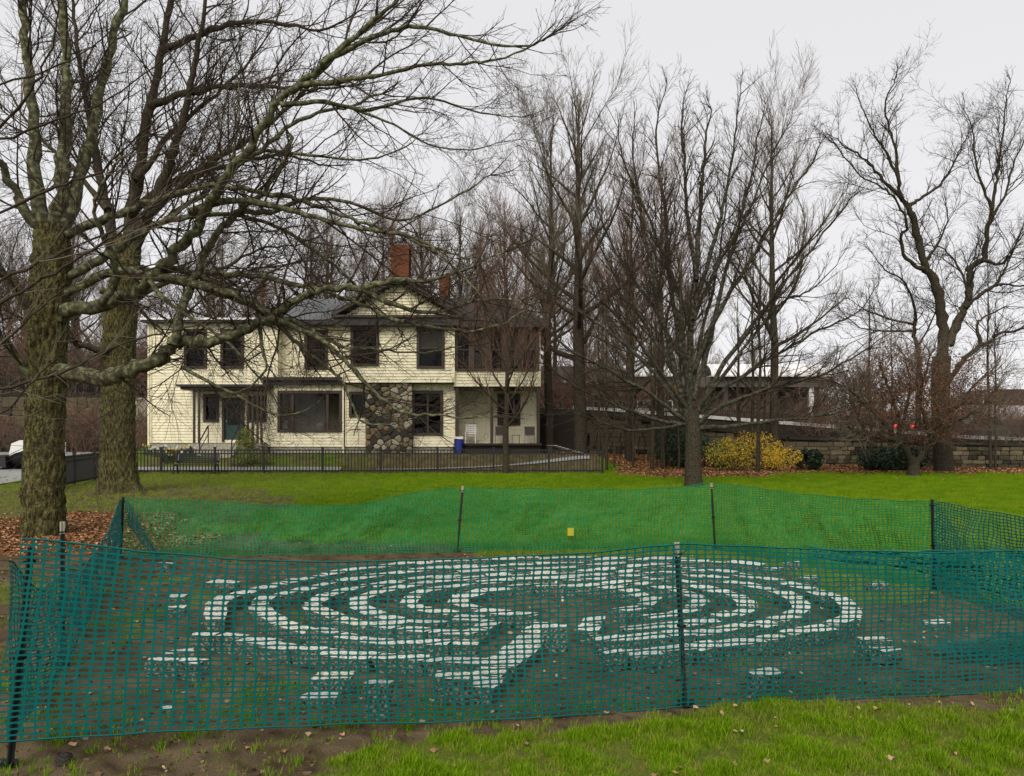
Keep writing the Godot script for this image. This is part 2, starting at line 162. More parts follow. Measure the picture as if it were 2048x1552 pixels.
# ---------------------------------------------------------------- mesh buffer
class Buf:
	var v := PackedVector3Array()
	var n := PackedVector3Array()
	var c := PackedColorArray()
	var ix := PackedInt32Array()
	var t := Transform3D.IDENTITY
	var col := Color(1, 1, 1)
	var colored := false

	func tri(a: Vector3, b: Vector3, d: Vector3) -> void:
		a = t * a; b = t * b; d = t * d
		var nn := (d - a).cross(b - a).normalized()
		var k := v.size()
		v.append(a); v.append(b); v.append(d)
		n.append(nn); n.append(nn); n.append(nn)
		if colored:
			c.append(col); c.append(col); c.append(col)
		ix.append(k); ix.append(k + 1); ix.append(k + 2)

	# corners clockwise as seen from the front
	func quad(a: Vector3, b: Vector3, d: Vector3, e: Vector3) -> void:
		a = t * a; b = t * b; d = t * d; e = t * e
		var nn := (d - a).cross(b - a)
		if nn.length_squared() < 1e-14:
			nn = (e - a).cross(d - a)
		nn = nn.normalized()
		var k := v.size()
		v.append(a); v.append(b); v.append(d); v.append(e)
		n.append(nn); n.append(nn); n.append(nn); n.append(nn)
		if colored:
			c.append(col); c.append(col); c.append(col); c.append(col)
		ix.append(k); ix.append(k + 1); ix.append(k + 2)
		ix.append(k); ix.append(k + 2); ix.append(k + 3)

	# box from its low to its high corner
	func box(lo: Vector3, hi: Vector3) -> void:
		var p := [Vector3(lo.x, lo.y, hi.z), Vector3(hi.x, lo.y, hi.z), Vector3(hi.x, hi.y, hi.z), Vector3(lo.x, hi.y, hi.z),
			Vector3(lo.x, lo.y, lo.z), Vector3(hi.x, lo.y, lo.z), Vector3(hi.x, hi.y, lo.z), Vector3(lo.x, hi.y, lo.z)]
		quad(p[3], p[2], p[1], p[0])
		quad(p[6], p[7], p[4], p[5])
		quad(p[2], p[6], p[5], p[1])
		quad(p[7], p[3], p[0], p[4])
		quad(p[7], p[6], p[2], p[3])
		quad(p[0], p[1], p[5], p[4])

	func bar(a: Vector3, b: Vector3, w: float, h: float = -1.0) -> void:
		if h < 0.0: h = w
		var keep := t
		var d := (b - a)
		var l := d.length()
		d /= l
		var up := Vector3.UP if absf(d.y) < 0.95 else Vector3.BACK
		var x := up.cross(d).normalized()
		t = keep * Transform3D(Basis(x, d.cross(x), d), a)
		box(Vector3(-w / 2, -h / 2, 0), Vector3(w / 2, h / 2, l))
		t = keep

	# solid of a closed outline (counter-clockwise in xy) between two z
	func prism(poly: PackedVector2Array, z0: float, z1: float) -> void:
		var tr := Geometry2D.triangulate_polygon(poly)
		for i in range(0, tr.size(), 3):
			var a := poly[tr[i]]; var b := poly[tr[i + 1]]; var d := poly[tr[i + 2]]
			if (b - a).cross(d - a) > 0.0:
				var s := b; b = d; d = s
			tri(Vector3(a.x, a.y, z1), Vector3(b.x, b.y, z1), Vector3(d.x, d.y, z1))
			tri(Vector3(a.x, a.y, z0), Vector3(d.x, d.y, z0), Vector3(b.x, b.y, z0))
		var ccw := not Geometry2D.is_polygon_clockwise(poly)
		for i in poly.size():
			var a := poly[i]; var b := poly[(i + 1) % poly.size()]
			if not ccw:
				var s := a; a = b; b = s
			quad(Vector3(a.x, a.y, z1), Vector3(b.x, b.y, z1), Vector3(b.x, b.y, z0), Vector3(a.x, a.y, z0))

	func tube(p: PackedVector3Array, r: PackedFloat32Array, sides: int, cap := false) -> void:
		var m := p.size()
		var d := (p[1] - p[0]).normalized()
		var x := d.cross(Vector3(0.31, 0.2, 0.93)).normalized()
		if x.length_squared() < 0.5:
			x = d.cross(Vector3.RIGHT).normalized()
		var k0 := v.size()
		for i in m:
			if i > 0:
				d = (p[mini(i + 1, m - 1)] - p[i - 1]).normalized()
			x = (x - d * x.dot(d)).normalized()
			var y := d.cross(x)
			for s in sides:
				var a := TAU * s / sides
				var o := x * cos(a) + y * sin(a)
				v.append(t * (p[i] + o * r[i])); n.append(t.basis * o)
				if colored: c.append(col)
		for i in m - 1:
			for s in sides:
				var a := k0 + i * sides + s
				var b := k0 + i * sides + (s + 1) % sides
				ix.append(a); ix.append(a + sides); ix.append(b)
				ix.append(b); ix.append(a + sides); ix.append(b + sides)
		if cap:
			var k := v.size()
			v.append(t * p[m - 1]); n.append(t.basis * d)
			if colored: c.append(col)
			for s in sides:
				ix.append(k); ix.append(k0 + (m - 1) * sides + (s + 1) % sides); ix.append(k0 + (m - 1) * sides + s)

	func mesh() -> ArrayMesh:
		var a := []
		a.resize(Mesh.ARRAY_MAX)
		a[Mesh.ARRAY_VERTEX] = v
		a[Mesh.ARRAY_NORMAL] = n
		if colored:
			a[Mesh.ARRAY_COLOR] = c
		a[Mesh.ARRAY_INDEX] = ix
		var am := ArrayMesh.new()
		am.add_surface_from_arrays(Mesh.PRIMITIVE_TRIANGLES, a)
		return am

# ---------------------------------------------------------------- scene helpers
var M := {}
var rng := RandomNumberGenerator.new()
var taken := {}
var ground_noise := FastNoiseLite.new()
var fine_noise := FastNoiseLite.new()

func numbered(called: String) -> String:
	if not taken.has(called):
		taken[called] = 0
		return called
	taken[called] += 1
	return "%s_%03d" % [called, taken[called]]

func tag(o: Node, label: String, category: String, group := "", kind := "") -> void:
	if label: o.set_meta("label", label)
	if category: o.set_meta("category", category)
	if group: o.set_meta("group", group)
	if kind: o.set_meta("kind", kind)

func thing(called: String, label: String, category: String, at := Vector3.ZERO, group := "", turn := 0.0) -> Node3D:
	var o := Node3D.new()
	o.name = numbered(called)
	add_child(o)
	o.position = at
	o.rotation.y = turn
	tag(o, label, category, group)
	return o

func part(parent: Node, called: String, mesh: Mesh, mat: Material) -> MeshInstance3D:
	var o := MeshInstance3D.new()
	o.name = called
	o.mesh = mesh
	o.material_override = mat
	o.cast_shadow = GeometryInstance3D.SHADOW_CASTING_SETTING_ON
	parent.add_child(o, true)
	return o

func holder(parent: Node, called: String) -> Node3D:
	var o := Node3D.new()
	o.name = called
	parent.add_child(o, true)
	return o

func structure(called: String, mesh: Mesh, mat: Material) -> MeshInstance3D:
	var o := part(self, numbered(called), mesh, mat)
	o.set_meta("kind", "structure")
	return o

func copy(o: Node3D, label: String, at: Vector3, turn := 0.0, scl := Vector3.ONE) -> Node3D:
	var r: Node3D = o.duplicate()
	var base: String = o.get_meta("base_name", o.name)
	r.name = numbered(base)
	add_child(r)
	r.set_meta("label", label)
	r.position = at
	r.rotation.y = turn
	r.scale = scl
	return r

func lin(r: float, g: float, b: float) -> Color:
	return Color(r, g, b).linear_to_srgb()

func noise_tex(freq: float, ramp: Array, oct := 4, size := 512, kind := FastNoiseLite.TYPE_SIMPLEX_SMOOTH, sd := 1) -> NoiseTexture2D:
	var f := FastNoiseLite.new()
	f.noise_type = kind
	f.seed = sd
	f.frequency = freq
	f.fractal_octaves = oct
	var t := NoiseTexture2D.new()
	t.width = size; t.height = size
	t.seamless = true
	t.noise = f
	if ramp:
		var g := Gradient.new()
		var off := PackedFloat32Array(); var cs := PackedColorArray()
		for e in ramp:
			off.append(e[0]); cs.append(e[1])
		g.offsets = off; g.colors = cs
		t.color_ramp = g
	return t

func normal_tex(freq: float, strength: float, sd := 3, oct := 4) -> NoiseTexture2D:
	var t := noise_tex(freq, [], oct, 512, FastNoiseLite.TYPE_SIMPLEX_SMOOTH, sd)
	t.as_normal_map = true
	t.bump_strength = strength
	return t

func mat(color: Color, rough := 0.8, tex: Texture2D = null, scl := Vector3.ONE, nrm: Texture2D = null, ns := 1.0) -> StandardMaterial3D:
	var m := StandardMaterial3D.new()
	m.albedo_color = color
	m.roughness = rough
	if rough >= 0.74: m.metallic_specular = 0.15
	if tex:
		m.albedo_texture = tex
	if nrm:
		m.normal_enabled = true
		m.normal_texture = nrm
		m.normal_scale = ns
	if tex or nrm:
		m.uv1_triplanar = true
		m.uv1_world_triplanar = true
		m.uv1_scale = scl
	return m

func make_materials() -> void:
	var grain := noise_tex(0.05, [[0.0, lin(0.45, 0.45, 0.45)], [0.5, lin(0.8, 0.8, 0.8)], [1.0, lin(1, 1, 1)]], 5)
	var speck := noise_tex(0.09, [[0.0, lin(0.1, 0.1, 0.1)], [0.38, lin(0.35, 0.35, 0.34)], [0.55, lin(0.85, 0.85, 0.83)], [1.0, lin(1, 1, 1)]], 5, 512, FastNoiseLite.TYPE_SIMPLEX_SMOOTH, 5)
	var rough_n := normal_tex(0.06, 6.0)
	M.ground = mat(Color.WHITE, 0.95, grain, Vector3(2.2, 2.2, 2.2), normal_tex(0.05, 10.0, 8, 5), 1.0)
	M.ground.vertex_color_use_as_albedo = true
	var bark_ramp := [[0.0, lin(0.02, 0.017, 0.011)], [0.36, lin(0.05, 0.044, 0.026)], [0.5, lin(0.09, 0.083, 0.042)], [0.62, lin(0.14, 0.135, 0.057)], [1.0, lin(0.22, 0.22, 0.1)]]
	M.bark = mat(Color.WHITE, 0.95, noise_tex(0.02, bark_ramp, 5, 512, FastNoiseLite.TYPE_SIMPLEX_SMOOTH, 11), Vector3(1.5, 0.42, 1.5), normal_tex(0.06, 16.0, 12, 5), 1.0)
	M.bark.vertex_color_use_as_albedo = true
	M.limb = mat(Color.WHITE, 0.95, noise_tex(0.018, [[0.0, lin(0.03, 0.027, 0.02)], [0.4, lin(0.065, 0.06, 0.042)], [0.55, lin(0.105, 0.105, 0.062)], [0.7, lin(0.2, 0.22, 0.115)], [1.0, lin(0.3, 0.33, 0.2)]], 6, 512, FastNoiseLite.TYPE_SIMPLEX_SMOOTH, 13), Vector3(0.7, 0.7, 0.7), rough_n, 0.8)
	M.pale_limb = mat(Color.WHITE, 0.8, noise_tex(0.02, [[0.0, lin(0.02, 0.018, 0.014)], [0.45, lin(0.045, 0.041, 0.031)], [0.65, lin(0.09, 0.086, 0.064)], [1.0, lin(0.19, 0.185, 0.145)]], 6, 512, FastNoiseLite.TYPE_SIMPLEX_SMOOTH, 14), Vector3(0.6, 0.6, 0.6), rough_n, 0.8)
	M.twig = mat(lin(0.055, 0.042, 0.032), 0.75)
	M.red_twig = mat(lin(0.185, 0.11, 0.082), 0.9)
	M.brown_twig = mat(lin(0.165, 0.135, 0.105), 0.95)
	M.grey_bark = mat(Color.WHITE, 0.95, noise_tex(0.03, [[0.0, lin(0.022, 0.018, 0.014)], [0.5, lin(0.055, 0.047, 0.034)], [1.0, lin(0.12, 0.105, 0.074)]], 5, 512, FastNoiseLite.TYPE_SIMPLEX_SMOOTH, 17), Vector3(0.9, 0.5, 0.9), rough_n, 0.8)
	M.cream = mat(lin(0.88, 0.82, 0.62), 0.7, noise_tex(0.008, [[0.0, lin(0.68, 0.67, 0.63)], [0.35, lin(0.9, 0.9, 0.87)], [0.6, lin(0.97, 0.97, 0.95)], [1.0, lin(1, 1, 1)]], 6), Vector3(0.9, 0.28, 0.9))
	M.trim = mat(lin(0.06, 0.038, 0.027), 0.6, grain, Vector3(1, 1, 1))
	M.dark_trim = mat(lin(0.025, 0.02, 0.018), 0.6)
	M.slate = mat(Color.WHITE, 0.6, noise_tex(0.05, [[0.0, lin(0.045, 0.05, 0.055)], [1.0, lin(0.14, 0.145, 0.15)]], 4), Vector3(1.2, 4, 4), rough_n, 0.6)
	M.slate_dark = mat(Color.WHITE, 0.75, noise_tex(0.05, [[0.0, lin(0.03, 0.027, 0.025)], [1.0, lin(0.085, 0.075, 0.065)]], 4), Vector3(1.2, 4, 4), rough_n, 0.6)
	M.concrete = mat(Color.WHITE, 0.9, noise_tex(0.02, [[0.0, lin(0.2, 0.18, 0.14)], [0.5, lin(0.36, 0.34, 0.28)], [1.0, lin(0.46, 0.44, 0.38)]], 5), Vector3(0.6, 0.6, 0.6))
	M.paving = mat(Color.WHITE, 0.45, noise_tex(0.02, [[0.0, lin(0.2, 0.2, 0.2)], [1.0, lin(0.36, 0.36, 0.36)]], 5), Vector3(0.5, 0.5, 0.5))
	M.asphalt = mat(Color.WHITE, 0.85, noise_tex(0.03, [[0.0, lin(0.04, 0.04, 0.042)], [1.0, lin(0.085, 0.085, 0.09)]], 5), Vector3(0.5, 0.5, 0.5))
	M.glass = mat(Color(0.01, 0.012, 0.012, 0.4), 0.03)
	M.glass.transparency = BaseMaterial3D.TRANSPARENCY_ALPHA
	M.glass.metallic_specular = 0.28
	M.interior = mat(lin(0.045, 0.037, 0.028), 0.9)
	M.curtain = mat(lin(0.3, 0.3, 0.24), 0.9)
	M.iron = mat(lin(0.012, 0.012, 0.013), 0.45)
	M.white_paint = mat(lin(0.75, 0.75, 0.74), 0.5)
	M.white_roof = mat(lin(0.82, 0.82, 0.83), 0.5)
	M.brick = mat(Color.WHITE, 0.9, noise_tex(0.03, [[0.0, lin(0.11, 0.04, 0.022)], [0.5, lin(0.19, 0.07, 0.038)], [1.0, lin(0.28, 0.13, 0.08)]], 4), Vector3(1.5, 1.5, 1.5))
	M.mortar = mat(lin(0.075, 0.068, 0.058), 0.95, grain, Vector3(2, 2, 2))
	# sawn granite tops; split sides get lichen and moss plus shade painted into the colour
	M.granite = []
	var sawn := noise_tex(0.03, [[0.0, lin(0.18, 0.17, 0.13)], [0.3, lin(0.42, 0.41, 0.35)], [0.42, lin(0.7, 0.69, 0.65)], [0.7, lin(0.86, 0.85, 0.82)], [1.0, lin(1, 1, 0.98)]], 6, 512, FastNoiseLite.TYPE_SIMPLEX_SMOOTH, 21)
	for t in [[0.78, 0.77, 0.745], [0.7, 0.695, 0.68], [0.77, 0.74, 0.66], [0.62, 0.615, 0.59]]:
		M.granite.append(mat(lin(t[0], t[1], t[2]), 0.85, sawn, Vector3(1.3, 1.3, 1.3), rough_n, 0.8))
	M.lichen_shade_granite = mat(Color.WHITE, 0.95, noise_tex(0.035, [[0.0, lin(0.035, 0.038, 0.026)], [0.44, lin(0.08, 0.082, 0.059)], [0.56, lin(0.14, 0.137, 0.108)], [0.69, lin(0.32, 0.31, 0.26)], [1.0, lin(0.6, 0.58, 0.52)]], 6, 512, FastNoiseLite.TYPE_SIMPLEX_SMOOTH, 23), Vector3(1.6, 1.6, 1.6), rough_n, 1.0)
	M.stones = []
	for c in [[0.22, 0.185, 0.125], [0.32, 0.28, 0.2], [0.13, 0.115, 0.085], [0.46, 0.42, 0.33], [0.07, 0.066, 0.058], [0.27, 0.19, 0.11]]:
		M.stones.append(mat(lin(c[0] * 1.2, c[1] * 1.2, c[2] * 1.2), 0.9, speck, Vector3(2.2, 2.2, 2.2), rough_n, 0.8))
	M.wall_stones = []
	for c in [[0.17, 0.145, 0.1], [0.24, 0.2, 0.135], [0.1, 0.088, 0.062], [0.3, 0.25, 0.17], [0.065, 0.058, 0.045]]:
		M.wall_stones.append(mat(lin(c[0], c[1], c[2]), 0.95, speck, Vector3(1.6, 1.6, 1.6), rough_n, 0.8))
	M.net = mat(lin(0.0, 0.108, 0.102), 0.55)
	M.net.metallic_specular = 0.3
	M.net.backlight_enabled = true
	M.net.backlight = lin(0.0, 0.04, 0.04)
	M.green_net = mat(lin(0.0, 0.2, 0.072), 0.6)
	M.green_net.metallic_specular = 0.3
	M.green_net.backlight_enabled = true
	M.green_net.backlight = lin(0.0, 0.07, 0.025)
	M.stake = mat(lin(0.012, 0.018, 0.016), 0.6)
	M.stake_tip = mat(lin(0.6, 0.56, 0.44), 0.6, speck, Vector3(6, 6, 6))
	M.grass = mat(Color.WHITE, 0.75)
	M.grass.vertex_color_use_as_albedo = true
	M.grass.metallic_specular = 0.15
	M.grass.backlight_enabled = true
	M.grass.backlight = lin(0.03, 0.06, 0.006)
	M.leaf = mat(Color.WHITE, 0.85)
	M.leaf.vertex_color_use_as_albedo = true
	M.evergreen = mat(lin(0.02, 0.042, 0.018), 0.5)
	M.yellow_green = mat(lin(0.16, 0.19, 0.03), 0.7)
	M.forsythia = mat(lin(0.72, 0.5, 0.035), 0.7)
	M.forsythia.backlight_enabled = true
	M.forsythia.backlight = lin(0.25, 0.17, 0.01)
	M.shade_leaf = mat(lin(0.14, 0.065, 0.04), 0.8)
	M.blue = mat(lin(0.012, 0.03, 0.24), 0.4)
	M.green_door = mat(lin(0.015, 0.05, 0.047), 0.5)
	M.red_lamp = mat(lin(0.5, 0.02, 0.02), 0.4)
	M.red_lamp.emission_enabled = true
	M.red_lamp.emission = lin(1.0, 0.06, 0.06)
	M.red_lamp.emission_energy_multiplier = 3.0
	M.car_dark = mat(lin(0.02, 0.02, 0.024), 0.25)
	M.car_dark.clearcoat_enabled = true
	M.car_light = mat(lin(0.5, 0.5, 0.52), 0.3)
	M.rubber = mat(lin(0.015, 0.015, 0.015), 0.9)
	M.paper = mat(lin(0.7, 0.72, 0.72), 0.8)
	M.orange = mat(lin(0.6, 0.1, 0.02), 0.8)
	M.yellow = mat(lin(0.45, 0.4, 0.02), 0.6)
	M.metal = mat(lin(0.25, 0.25, 0.26), 0.4)
	M.metal.metallic = 0.4
	M.deck = mat(lin(0.05, 0.042, 0.035), 0.8)
	M.grey_wall = mat(lin(0.11, 0.1, 0.09), 0.8)

# ---------------------------------------------------------------- terrain
# stations of the retaining wall: x, z, foot, top, road height
const WALL := [[70.0, -36.0, 0.2, 1.0, 1.0], [26.4, -40.0, 0.3, 1.56, 1.9], [14.8, -42.0, 0.5, 1.95, 2.9], [5.5, -46.0, 1.2, 3.3, 3.8],
	[-10.0, -51.5, 1.2, 4.2, 4.6], [-20.0, -52.5, 1.1, 4.7, 5.0], [-36.0, -50.0, 1.0, 4.8, 5.0], [-75.0, -44.0, 0.8, 4.8, 5.0]]

const ENCLOSURE := [Vector2(-2.93, 4.46), Vector2(1.24, 5.5), Vector2(5.4, 6.05), Vector2(5.34, 9.8), Vector2(3.5, 13.4), Vector2(-0.94, 13.1), Vector2(-6.3, 12.5)]

func ss(a: float, b: float, x: float) -> float:
	return smoothstep(a, b, x)

func height(x: float, z: float) -> float:
	var d := -z
	var h := 0.0162 * maxf(0.0, minf(d, 37.0) - 15.0)
	h += 0.82 * ss(36.4, 39.6, d) * ss(-23.0, -19.5, x) * (1.0 - ss(3.0, 8.5, x))
	h += 0.75 * ss(38.5, 47.0, d) * (1.0 - ss(-20.0, -18.0, x) * (1.0 - ss(3.0, 9.0, x))) * (1.0 - ss(8.0, 16.0, x))
	h += 0.2 * ss(38.0, 42.0, d) * ss(9.0, 14.0, x)
	return h

func wall_at(x: float) -> Array:
	for i in WALL.size() - 1:
		var a: Array = WALL[i]; var b: Array = WALL[i + 1]
		if x <= a[0] and x >= b[0]:
			var t: float = (a[0] - x) / (a[0] - b[0])
			return [x, lerpf(a[1], b[1], t), lerpf(a[2], b[2], t), lerpf(a[3], b[3], t), lerpf(a[4], b[4], t)]
	return WALL[0] if x > 0.0 else WALL[WALL.size() - 1]

func inside(p: Vector2, poly: PackedVector2Array) -> bool:
	return Geometry2D.is_point_in_polygon(p, poly)

var enclosure := PackedVector2Array(ENCLOSURE)
var dirt_poly := PackedVector2Array([Vector2(-7.5, 0), Vector2(-3.3, 3.4), Vector2(-1.9, 4.1), Vector2(-0.9, 4.62), Vector2(0.9, 5.18), Vector2(2.2, 5.42), Vector2(6.2, 5.8),
	Vector2(6.0, 7.5), Vector2(5.4, 9.7), Vector2(4.2, 10.6), Vector2(3.7, 12.0), Vector2(1.8, 13.0), Vector2(-0.8, 13.5), Vector2(-3.2, 14.6), Vector2(-6.8, 15.4), Vector2(-10.5, 17.0), Vector2(-14.5, 17.5), Vector2(-14.5, 6)])
var litter_left := PackedVector2Array([Vector2(-16, 17.4), Vector2(-12.5, 18.6), Vector2(-8.6, 20.4), Vector2(-7.0, 17.0), Vector2(-6.0, 13.6), Vector2(-7.5, 12.6), Vector2(-12, 12.5)])
var bare_left := PackedVector2Array([Vector2(-16.5, 27), Vector2(-12, 29.5), Vector2(-8.5, 26.5), Vector2(-6.0, 22.0), Vector2(-6.2, 15.0), Vector2(-14, 16.5), Vector2(-17, 21)])
var litter_right := PackedVector2Array([Vector2(4.4, 36.0), Vector2(7.0, 32.5), Vector2(10.5, 33.3), Vector2(13.2, 36.5), Vector2(19, 36.0), Vector2(40, 36.0), Vector2(40, 60), Vector2(-4, 60), Vector2(-2, 45), Vector2(4.4, 41)])
var drive := PackedVector2Array([Vector2(-60, 27), Vector2(-22.5, 33), Vector2(-20.5, 41), Vector2(-22, 50), Vector2(-60, 50)])

# 0 lawn .. 1 earth, litter, tone
func soil(x: float, d: float) -> Vector3:
	var j := Vector2(ground_noise.get_noise_2d(x * 3.0, d * 3.0), ground_noise.get_noise_2d(x * 3.0 + 90.0, d * 3.0)) * (0.5 if d < 14.0 else 1.4)
	var p := Vector2(x, d) + j
	var earth := 0.0
	var litter := 0.0
	if inside(p, dirt_poly): earth = 1.0
	if inside(p, bare_left): earth = maxf(earth, 0.8)
	if inside(p, litter_left): litter = 1.0
	if inside(p, litter_right): litter = 1.0
	# thin grass returns in patches
	var g := ground_noise.get_noise_2d(x * 5.0 + 40.0, d * 5.0)
	if earth > 0.5:
		if Vector2(x + 1.75, d - 5.25).length() < 0.5 + g: earth = 0.5
		if d > 9.0 and x > 2.9 and g > -0.15: earth = 0.35
		if d > 12.6 and x > -0.6: earth = 0.25
		if x < -3.6 and d < 11.0 and g > 0.1: earth = 0.6
		if g > 0.42: earth = minf(earth, 0.7)
	if d > 36.1 and x > -19.0 and x < 4.4 and d < 41.0:
		earth = 0.9 if x > -7.0 + g * 3.0 else clampf(0.5 + g, 0.1, 0.8)
	elif d > 14.0 and x < 0.0 and d < 37.0:
		earth = maxf(earth, clampf(0.55 - (x + 12.0) * 0.07 + g * 0.5, 0.0, 0.6))
	return Vector3(earth, litter, g)

func earth_color(s: Vector3, x: float, d: float) -> Color:
	var f := fine_noise.get_noise_2d(x * 14.0, d * 14.0)
	var f2 := fine_noise.get_noise_2d(x * 3.0 + 70.0, d * 3.0)
	var lawn := Color(0.08, 0.19, 0.005).lerp(Color(0.155, 0.25, 0.008), clampf(0.5 + f2 * 1.4, 0, 1)).lerp(Color(0.19, 0.17, 0.045), clampf(f * 1.1 + ground_noise.get_noise_2d(x * 2.0, d * 2.0) * 0.7 - 0.1, 0, 0.8))
	var earth := Color(0.115, 0.085, 0.05).lerp(Color(0.195, 0.148, 0.09), clampf(0.5 + f2 * 1.2, 0, 1)).lerp(Color(0.045, 0.034, 0.022), clampf(f * 1.8 - 0.1, 0, 1))
	var litter := Color(0.12, 0.06, 0.03).lerp(Color(0.24, 0.13, 0.06), clampf(0.5 + f, 0, 1))
	if d < 7.0: lawn = lawn.lerp(Color(0.13, 0.115, 0.045), 0.55)
	return lawn.lerp(earth, s.x).lerp(litter, s.y * 0.9)

func axis(parts: Array) -> PackedFloat32Array:
	var o := PackedFloat32Array()
	for p in parts:
		var x: float = p[0]
		while x < p[1] - 1e-4:
			o.append(x)
			x += p[2]
	return o

func build_ground() -> void:
	var xs := axis([[-130, -40, 9.0], [-40, -16, 0.5], [-16, -7, 0.2], [-7, 7, 0.075], [7, 16, 0.2], [16, 40, 0.5], [40, 140, 9.0]])
	var ds := axis([[-60, 0, 8.0], [0, 3.2, 0.4], [3.2, 14.0, 0.07], [14, 24, 0.16], [24, 44, 0.3], [44, 60, 1.0]])
	var b := Buf.new()
	b.colored = true
	var w := xs.size()
	for d in ds:
		for x in xs:
			var s := soil(x, d)
			var h := height(x, -d)
			if d < 15.0:
				h += fine_noise.get_noise_2d(x * 9.0, d * 9.0) * 0.022 * s.x + ground_noise.get_noise_2d(x * 6.0, d * 6.0) * 0.02
			b.v.append(Vector3(x, h, -d))
			b.c.append(earth_color(s, x, d))
	for i in ds.size():
		for k in w:
			var l := b.v[i * w + maxi(k - 1, 0)]; var r := b.v[i * w + mini(k + 1, w - 1)]
			var u := b.v[maxi(i - 1, 0) * w + k]; var o := b.v[mini(i + 1, ds.size() - 1) * w + k]
			b.n.append((r - l).cross(o - u).normalized())
	for i in ds.size() - 1:
		for k in w - 1:
			var a := i * w + k
			b.ix.append(a); b.ix.append(a + w); b.ix.append(a + 1)
			b.ix.append(a + 1); b.ix.append(a + w); b.ix.append(a + w + 1)
	structure("ground", b.mesh(), M.ground)

func build_upper_ground() -> void:
	# the bank, the road and the land behind the retaining wall
	var xs := PackedFloat32Array()
	var x := 70.0
	while x > -75.0:
		xs.append(x)
		x -= 2.5
	var bank := Buf.new(); bank.colored = true
	var road := Buf.new()
	var prev := []
	for xx in xs:
		var s := wall_at(xx)
		var hill := 5.0 * (1.0 - ss(-16.0, 2.0, xx))
		var row := [Vector3(xx, s[3] - 0.05, s[1] - 0.45), Vector3(xx, s[4], s[1] - 4.0), Vector3(xx, s[4], s[1] - 11.5), Vector3(xx, s[4] + hill * 0.5, s[1] - 18.0), Vector3(xx * 1.4, s[4] + hill * 1.2, s[1] - 45.0), Vector3(xx * 6.0, s[4] + hill, s[1] - 420.0)]
		if prev:
			for i in row.size() - 1:
				bank.col = [Color(0.035, 0.028, 0.02), Color(0.1, 0.1, 0.1), Color(0.09, 0.065, 0.04), Color(0.1, 0.06, 0.04), Color(0.1, 0.075, 0.05)][i]
				bank.quad(prev[i], row[i], row[i + 1], prev[i + 1])
			var up := Vector3(0, 0.02, 0)
			road.quad(prev[1] + up, row[1] + up, row[2] + up, prev[2] + up)
		prev = row
	structure("hillside", bank.mesh(), M.ground)
	structure("road", road.mesh(), M.asphalt)
	# driveway at the left and the path before the house
	var p := Buf.new()
	for i in 24:
		for k in 10:
			var a := []
			for q in [[0, 0], [1, 0], [1, 1], [0, 1]]:
				var zz: float = -(28.0 + (i + q[0]) * 0.85)
				var edge: float = -18.9 - (-zz - 28.0) * 0.16
				var x2: float = lerpf(-60.0, edge, pow((k + q[1]) / 10.0, 0.4))
				a.append(Vector3(x2, height(x2, zz) + 0.05, zz))
			p.quad(a[0], a[1], a[2], a[3])
	structure("driveway", p.mesh(), M.paving)
	p = Buf.new()
	for i in 30:
		var x0 := -19.0 + i * 0.36
		var a := []
		for q in [[0, 0], [1, 0], [1, 1], [0, 1]]:
			var x2: float = x0 + q[0] * 0.36
			var zz: float = -36.75 - q[1] * 0.7
			a.append(Vector3(x2, height(x2, zz) + 0.04, zz))
		p.quad(a[0], a[3], a[2], a[1])
	structure("path", p.mesh(), M.paving)
	p = Buf.new()
	for i in 40:
		var a := []
		for q in [[0, 0], [1, 0], [1, 1], [0, 1]]:
			var t: float = (i + q[0]) / 40.0
			var x2: float = lerpf(-6.5, 3.9, t)
			var zz: float = -37.0 - 1.5 * t * t - q[1] * (0.14 + 1.0 * maxf(0.0, t - 0.6))
			a.append(Vector3(x2, height(x2, zz) + 0.06, zz))
		p.quad(a[0], a[3], a[2], a[1])
	structure("path", p.mesh(), M.paving)

